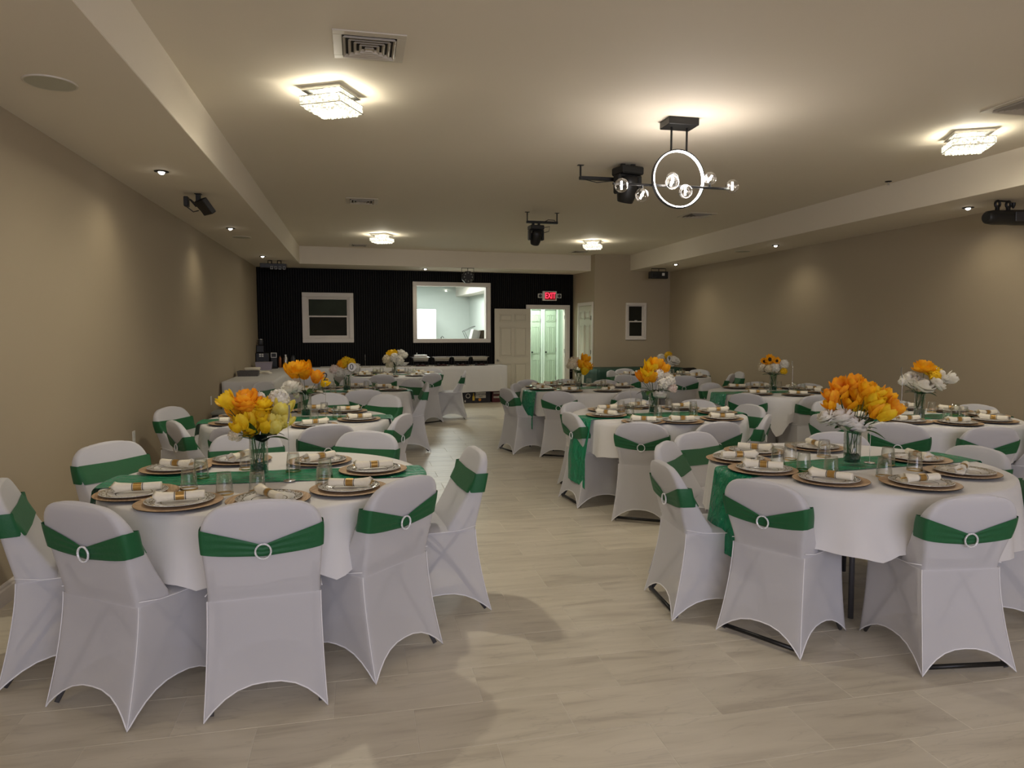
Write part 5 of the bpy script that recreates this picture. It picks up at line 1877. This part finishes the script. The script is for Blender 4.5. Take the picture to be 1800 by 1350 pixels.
c = obj('tablecloth', rect_cloth(0.09, 4.92, -0.74, -0.06, BZ, hem_b, BWM, 'tablecloth', ('y1', 'x0')))
tag(c, 'long white cloth over the buffet table below the serving window', 'tablecloth')
fold_table('folding side table under white cloth along the left wall', Matrix(), XL + 0.05, -1.20, 10.66, 13.90, BZ - 0.006)
c = obj('tablecloth', rect_cloth(XL + 0.03, -1.19, 10.62, 13.92, BZ, lambda x, y: 0.50 + 0.02 * sin(y * 4) - (0.16 if x < XL + 0.1 and y < 10.8 else 0), Matrix(), 'tablecloth', ('x0', 'y1')))
tag(c, 'white cloth over the side table against the left wall', 'tablecloth')

# chafing dishes
def chafer(u, label, lid):
    t = thing('chafing_dish', label, 'chafing dish', tuple(W(u, 0.40, BZ)), AW, 'steel chafing dishes on the buffet')
    for sx in (-0.15, 0.15):
        b = MB(); b.tube([(sx, -0.14, 0.0), (sx, -0.14, 0.13), (sx, 0.14, 0.13), (sx, 0.14, 0.0)], 0.005, 6)
        obj('stand_leg', (b, BLACK), t)
    obj('stand_rail', (MB().tube([(-0.15, -0.14, 0.12), (0.15, -0.14, 0.12), (0.15, 0.14, 0.12), (-0.15, 0.14, 0.12)], 0.005, 6, close=True), BLACK), t)
    R = lambda w, d, z: [(-w, -d, z), (w, -d, z), (w, d, z), (-w, d, z)]
    obj('water_pan', (MB().loops([R(0.148, 0.13, 0.10), R(0.160, 0.145, 0.172), R(0.188, 0.165, 0.175), R(0.188, 0.165, 0.180)], True, True, False), STEEL), t)
    if lid:
        l_ = obj('lid', (MB().loops([R(0.185, 0.163, 0.182), R(0.14, 0.12, 0.192), R(0.135, 0.115, 0.222), R(0.12, 0.10, 0.230)], True, False, True), STEEL), t)
        obj('lid_knob', (MB().cyl(-0.06, 0, 0.23, 0.25, 0.006, 8).sphere((-0.06, 0, 0.256), 0.012, 8, 6), CHROME, True), l_)
    else:
        obj('food_pan', (MB().loops([R(0.186, 0.163, 0.183), R(0.15, 0.13, 0.183), R(0.145, 0.125, 0.15)], True, False, True), STEEL), t)
    for sx in (-0.05, 0.06):
        obj('burner', (MB().cyl(sx, 0, 0.0, 0.045, 0.03, 14), DARKG), t)
for u, lab, lid in ((3.145, 'steel chafing dish with its lid on, first in the row', True), (3.58, 'open steel chafing dish next to the lidded one', False),
                    (3.99, 'open steel chafing dish, third in the buffet row', False), (4.39, 'open steel chafing dish nearest the white door', False)):
    chafer(u, lab, lid)
    s = thing('serving_mat', 'dark mat with red-handled serving tongs before ' + {3.145: 'the lidded chafing dish', 3.58: 'the second chafing dish', 3.99: 'the third chafing dish', 4.39: 'the chafing dish by the door'}[u], 'mat', tuple(W(u, 0.62, BZ)), AW, 'dark serving mats')
    obj('mat', (MB().bev(-0.15, 0.13, -0.06, 0.06, 0.001, 0.006, 0.002), BLACKP), s)
    obj('tongs', (MB().tube([(-0.08, 0, 0.014), (0.0, 0.01, 0.024), (0.08, -0.01, 0.016)], 0.009, 6), mat('dark_red', (0.10, 0.02, 0.02), 0.5, vary=(20, 0.2))), s)
# items on the buffet
bw = thing('serving_bowl', 'white fluted bowl beside the lidded chafing dish', 'bowl', tuple(W(2.80, 0.42, BZ)), AW)
obj('bowl', (MB().lathe([(0.04, 0), (0.05, 0.005), (0.11, 0.06), (0.125, 0.075), (0.118, 0.075), (0.05, 0.015), (0.001, 0.012)], 24), PLASTW, True), bw)
tb = thing('tablet', 'flat black tablet lying on the buffet below the double-hung window', 'tablet', tuple(W(1.0, 0.32, BZ)), AW)
obj('body', (MB().bev(-0.17, 0.17, -0.11, 0.11, 0.001, 0.014, 0.004), BLACKP), tb)
obj('screen', (MB().box(-0.155, 0.155, -0.095, 0.095, 0.0141, 0.0147), DPANE), tb)
gt = MB()
rnd = random.Random(4)
for k in range(260):
    uu, oo = rnd.uniform(1.9, 4.2), rnd.uniform(0.60, 0.735)
    p = W(uu, oo, BZ + 0.002)
    s = 0.007
    gt.add([(p.x - s, p.y, p.z), (p.x, p.y - s, p.z), (p.x + s, p.y, p.z), (p.x, p.y, p.z + s * 0.8)], [(0, 1, 3), (1, 2, 3), (2, 0, 3), (0, 2, 1)])
g = obj('table_confetti', (gt, GOLD), kind='stuff')
tag(g, 'scattered shiny gold confetti along the buffet edge', 'confetti')
# drinks corner
cm = thing('coffee_machine', 'black coffee machine in the far left corner on the buffet', 'coffee machine', tuple(W(0.12, 0.30, BZ)), AW)
obj('body', (MB().bev(-0.15, 0.10, -0.16, 0.16, 0, 0.30, 0.012), BLACKP), cm)
obj('tower', (MB().bev(-0.14, 0.0, -0.05, 0.14, 0.30, 0.44, 0.01), BLACKP), cm)
obj('jar', (MB().lathe([(0.045, 0.44), (0.055, 0.46), (0.055, 0.54), (0.05, 0.55)], 16, Matrix.Translation((-0.06, 0, 0)), True, True), DARKG, True), cm)
obj('lid', (MB().cyl(-0.06, 0, 0.55, 0.56, 0.052, 16), STEEL), cm)
for a in range(2):
    for c_ in range(2):
        obj('button', (MB().bev(-0.085 + a * 0.045, -0.05 + a * 0.045, -0.166, -0.16, 0.22 + c_ * 0.035, 0.245 + c_ * 0.035, 0.001), PLASTW), cm)
wm = thing('water_dispenser', 'black dispenser with white-framed display beside the coffee machine', 'dispenser', tuple(W(0.30, 0.28, BZ)), AW)
obj('body', (MB().bev(-0.06, 0.06, -0.12, 0.12, 0, 0.30, 0.008), BLACKP), wm)
b = MB(); rect_frame(b, -0.055, 0.055, 0.20, 0.295, 0.012, -0.126, -0.12, Matrix(), 0.001)
obj('display_frame', (b, PLASTW), wm)
for u, r, hgt, m_, lab in ((0.41, 0.034, 0.235, mat('copper_brown', (0.35, 0.13, 0.05), 0.3, 0.6, vary=(20, 0.1)), 'copper brown bottle with black side beside the dispenser'),
                           (0.515, 0.045, 0.255, STEEL, 'tall steel vacuum flask between brown and dark bottles'),
                           (0.655, 0.048, 0.24, DARKG, 'dark glass bottle at the end of the drinks row')):
    t = thing('bottle' if m_ is not STEEL else 'vacuum_flask', lab, 'bottle', tuple(W(u, 0.30, BZ)), AW)
    obj('body', (MB().lathe([(r * 0.9, 0), (r, 0.01), (r, hgt * 0.72), (r * 0.62, hgt * 0.86), (r * 0.6, hgt * 0.92)], 18, None, True, True), m_, True, 50), t)
    obj('cap', (MB().cyl(0, 0, hgt * 0.92, hgt, r * 0.66, 14), STEEL if m_ is STEEL else BLACKP), t)
    if m_ is STEEL:
        obj('handle', (MB().tube([(-r, 0, hgt * 0.7), (-r - 0.03, 0, hgt * 0.65), (-r - 0.03, 0, hgt * 0.2), (-r, 0, hgt * 0.15)], 0.006), BLACKP), t)
tub = thing('storage_tub', 'lavender grey plastic tub with lid on the side table', 'tub', (-1.70, 13.75, BZ), 0.05)
LAV = mat('lavender_plastic', (0.36, 0.32, 0.38), 0.5, vary=(10, 0.1))
R = lambda w, d, z: [(-w, -d, z), (w, -d, z), (w, d, z), (-w, d, z)]
obj('body', (MB().loops([R(0.13, 0.09, 0), R(0.145, 0.105, 0.13)], True, True, True), LAV), tub)
obj('lid', (MB().bev(-0.15, 0.15, -0.11, 0.11, 0.131, 0.147, 0.004), LAV), tub)
cr_ = thing('basket', 'low dark grey basket on the side table by the wall', 'basket', (-1.71, 11.9, BZ), 0.02)
BASK = mat('grey_wicker', (0.13, 0.12, 0.11), 0.8, bump=(120, 0.8), vary=(60, 0.4))
obj('basket_wall', (MB().loops([R(0.15, 0.11, 0), R(0.16, 0.12, 0.085), R(0.152, 0.112, 0.085), R(0.143, 0.103, 0.01)], True, True, True), BASK), cr_)
tw = MB()
rnd = random.Random(8)
for k in range(3):
    t = thing('folded_towel', ['lowest', 'middle', 'topmost'][k] + ' cream folded towel of the stack behind the basket', 'towel', (-1.72, 12.42, BZ + 0.002 + 0.037 * k), rnd.uniform(-.1, .1), 'cream folded towels')
    obj('towel', (MB().bev(-0.12, 0.12, -0.08, 0.08, 0.0, 0.035, 0.012), CREAM, True), t)
for k, (dx, dy, rz_) in enumerate(((0.20, 0.02, 0.4), (0.24, -0.1, -0.5))):
    t = thing('napkin_bundle', ['loose cream napkin bundle right beside the towel stack', 'loose cream napkin bundle in front, nearer the table edge'][k], 'napkin', (-1.72 + dx, 12.40 + dy, BZ + 0.004), rz_)
    obj('cloth', (MB().tube([(-0.09, 0, 0.018), (-0.03, 0.01, 0.026), (0.04, -0.01, 0.024), (0.09, 0.01, 0.016)], [0.014, 0.022, 0.024, 0.012], 8), CREAM, True), t)
tr_ = thing('serving_tray', 'dark oval tray behind the lavender tub', 'tray', tuple(W(0.28, 0.62, BZ)), AW)
obj('tray', (MB().lathe([(0.001, 0.004), (0.09, 0.004), (0.11, 0.03), (0.115, 0.03), (0.095, 0.0), (0.001, 0.0)], 24), BLACKP, True), tr_)

# cartons under the buffet
def carton(u0, u1, h, base, label):
    t = thing('beer_carton', label, 'carton', tuple(W((u0 + u1) / 2, 0.52, 0)), AW)
    w = (u1 - u0) / 2
    obj('carton', (MB().bev(-w, w, -0.13, 0.15, 0, h, 0.004), base), t)
    return t, w
DBOX = mat('black_carton_print', (0.015, 0.014, 0.02), 0.5, vary=(40, 0.3))
MBOX = mat('maroon_carton_print', (0.085, 0.012, 0.018), 0.5, vary=(30, 0.2))
OFFW = mat('carton_white_print', (0.55, 0.52, 0.45), 0.6, vary=(20, 0.1))
ORG = mat('carton_orange_print', (0.65, 0.25, 0.03), 0.6, vary=(20, 0.1))
YEL = mat('carton_yellow_print', (0.62, 0.42, 0.05), 0.6, vary=(20, 0.1))
INK = mat('carton_ink', (0.02, 0.02, 0.05), 0.6, vary=(20, 0.1))
t, w = carton(3.98, 4.58, 0.235, DBOX, 'black and white printed beer carton under the buffet cloth')
obj('printed_panel', (MB().box(-0.02, 0.20, -0.1335, -0.1305, 0.10, 0.225), OFFW), t)
obj('lettering', text_mesh('Corona', 0.072, 0.001, INK), t, (0.09, -0.135, 0.182), rot=(pi / 2, 0, 0))
obj('lettering', text_mesh('Extra', 0.034, 0.001, INK), t, (0.09, -0.135, 0.128), rot=(pi / 2, 0, 0))
obj('bottle_print', (MB().loops([[(x, -0.134, z) for x, z in ((-0.085, 0.05), (-0.04, 0.05), (-0.04, 0.13), (-0.055, 0.17), (-0.055, 0.205), (-0.07, 0.205), (-0.07, 0.17), (-0.085, 0.13))], [(x, -0.131, z) for x, z in ((-0.085, 0.05), (-0.04, 0.05), (-0.04, 0.13), (-0.055, 0.17), (-0.055, 0.205), (-0.07, 0.205), (-0.07, 0.17), (-0.085, 0.13))]], True, True), YEL), t)
obj('seal_print', (MB().lathe([(0.001, 0), (0.03, 0)], 16, Matrix.Translation((0.07, -0.1335, 0.065)) @ Matrix.Rotation(pi / 2, 4, 'X')), ORG), t)
obj('emblem_print', (MB().lathe([(0.035, 0), (0.05, 0)], 16, Matrix.Translation((-0.18, -0.1335, 0.15)) @ Matrix.Rotation(pi / 2, 4, 'X')), OFFW), t)
obj('emblem_print', (MB().box(-0.255, -0.23, -0.1335, -0.1305, 0.02, 0.06), OFFW), t)
t, w = carton(4.62, 4.98, 0.225, MBOX, 'maroon printed carton at the end of the buffet table')
obj('printed_panel', (MB().add([(0.0, -0.134, 0.22), (0.17, -0.134, 0.22), (0.17, -0.134, 0.03), (0.10, -0.134, 0.03), (0.0, -0.134, 0.15)], [(4, 3, 2, 1, 0)]), OFFW), t)
for z in (0.09, 0.175):
    for k in range(4):
        obj('print_block', (MB().box(-0.15 + k * 0.032, -0.128 + k * 0.032, -0.1335, -0.1305, z, z + 0.04), OFFW), t)

# green skirted table, black chair, stool
t = fold_table('folding table under dark green cloth against the alcove wall', Matrix(), 4.55, 6.38, 12.95, 13.65, 0.75)
c = obj('tablecloth', rect_cloth(4.52, 6.40, 12.92, 13.68, 0.757, lambda x, y: 0.02, Matrix(), 'tablecloth', ()))
c.data.materials.clear()
c.data.materials.append(DGREEN)
tag(c, 'dark green floor-length cloth over the table before the alcove', 'tablecloth')
pap = thing('card_holder', 'small clear card holder on the dark green table', 'card holder', (5.72, 13.1, 0.758), 0.2)
obj('holder', (MB().bev(-0.06, 0.06, -0.01, 0.01, 0, 0.06, 0.002), PLASTW), pap)
bc = thing('folding_chair', 'bare black folding chair behind the farthest right-row table', 'chair', (6.16, 12.05, 0), radians(195))
b = MB(); b.bev(-0.20, 0.20, -0.2, 0.2, 0.43, 0.46, 0.012)
obj('seat', (b, BLACKP), bc)
rings = []
for z, w in ((0.56, 0.19), (0.66, 0.205), (0.74, 0.20), (0.785, 0.175), (0.80, 0.12)):
    yy = -0.19 - 0.05 * (z - 0.5) / 0.3
    rings.append([(-w, yy - 0.012, z), (w, yy - 0.012, z), (w, yy + 0.012, z), (-w, yy + 0.012, z)])
obj('backrest', (MB().loops(rings, True, True, True), BLACKP), bc)
for sx in (-0.21, 0.21):
    obj('leg', (MB().tube([(sx, 0.2, 0.01), (sx, -0.16, 0.46), (sx * 0.95, -0.23, 0.76)], 0.011), BLACK), bc)
    obj('leg', (MB().tube([(sx, -0.22, 0.01), (sx, 0.12, 0.44)], 0.011), BLACK), bc)
st = thing('padded_stool', 'low stool with pale grey seat at the wall before the side table', 'stool', (-1.70, 9.85, 0), 0)
obj('seat', (MB().bev(-0.17, 0.17, -0.17, 0.17, 0.40, 0.45, 0.018), mat('grey_vinyl', (0.32, 0.33, 0.31), 0.5, vary=(10, 0.05)), True, 50), st)
obj('underframe', (MB().bev(-0.16, 0.16, -0.16, 0.16, 0.37, 0.398, 0.004), BLACKP), st)
for sx in (-0.14, 0.14):
    for sy in (-0.14, 0.14):
        obj('leg', (MB().cyl(sx, sy, 0, 0.38, 0.013, 8), BLACK), st)
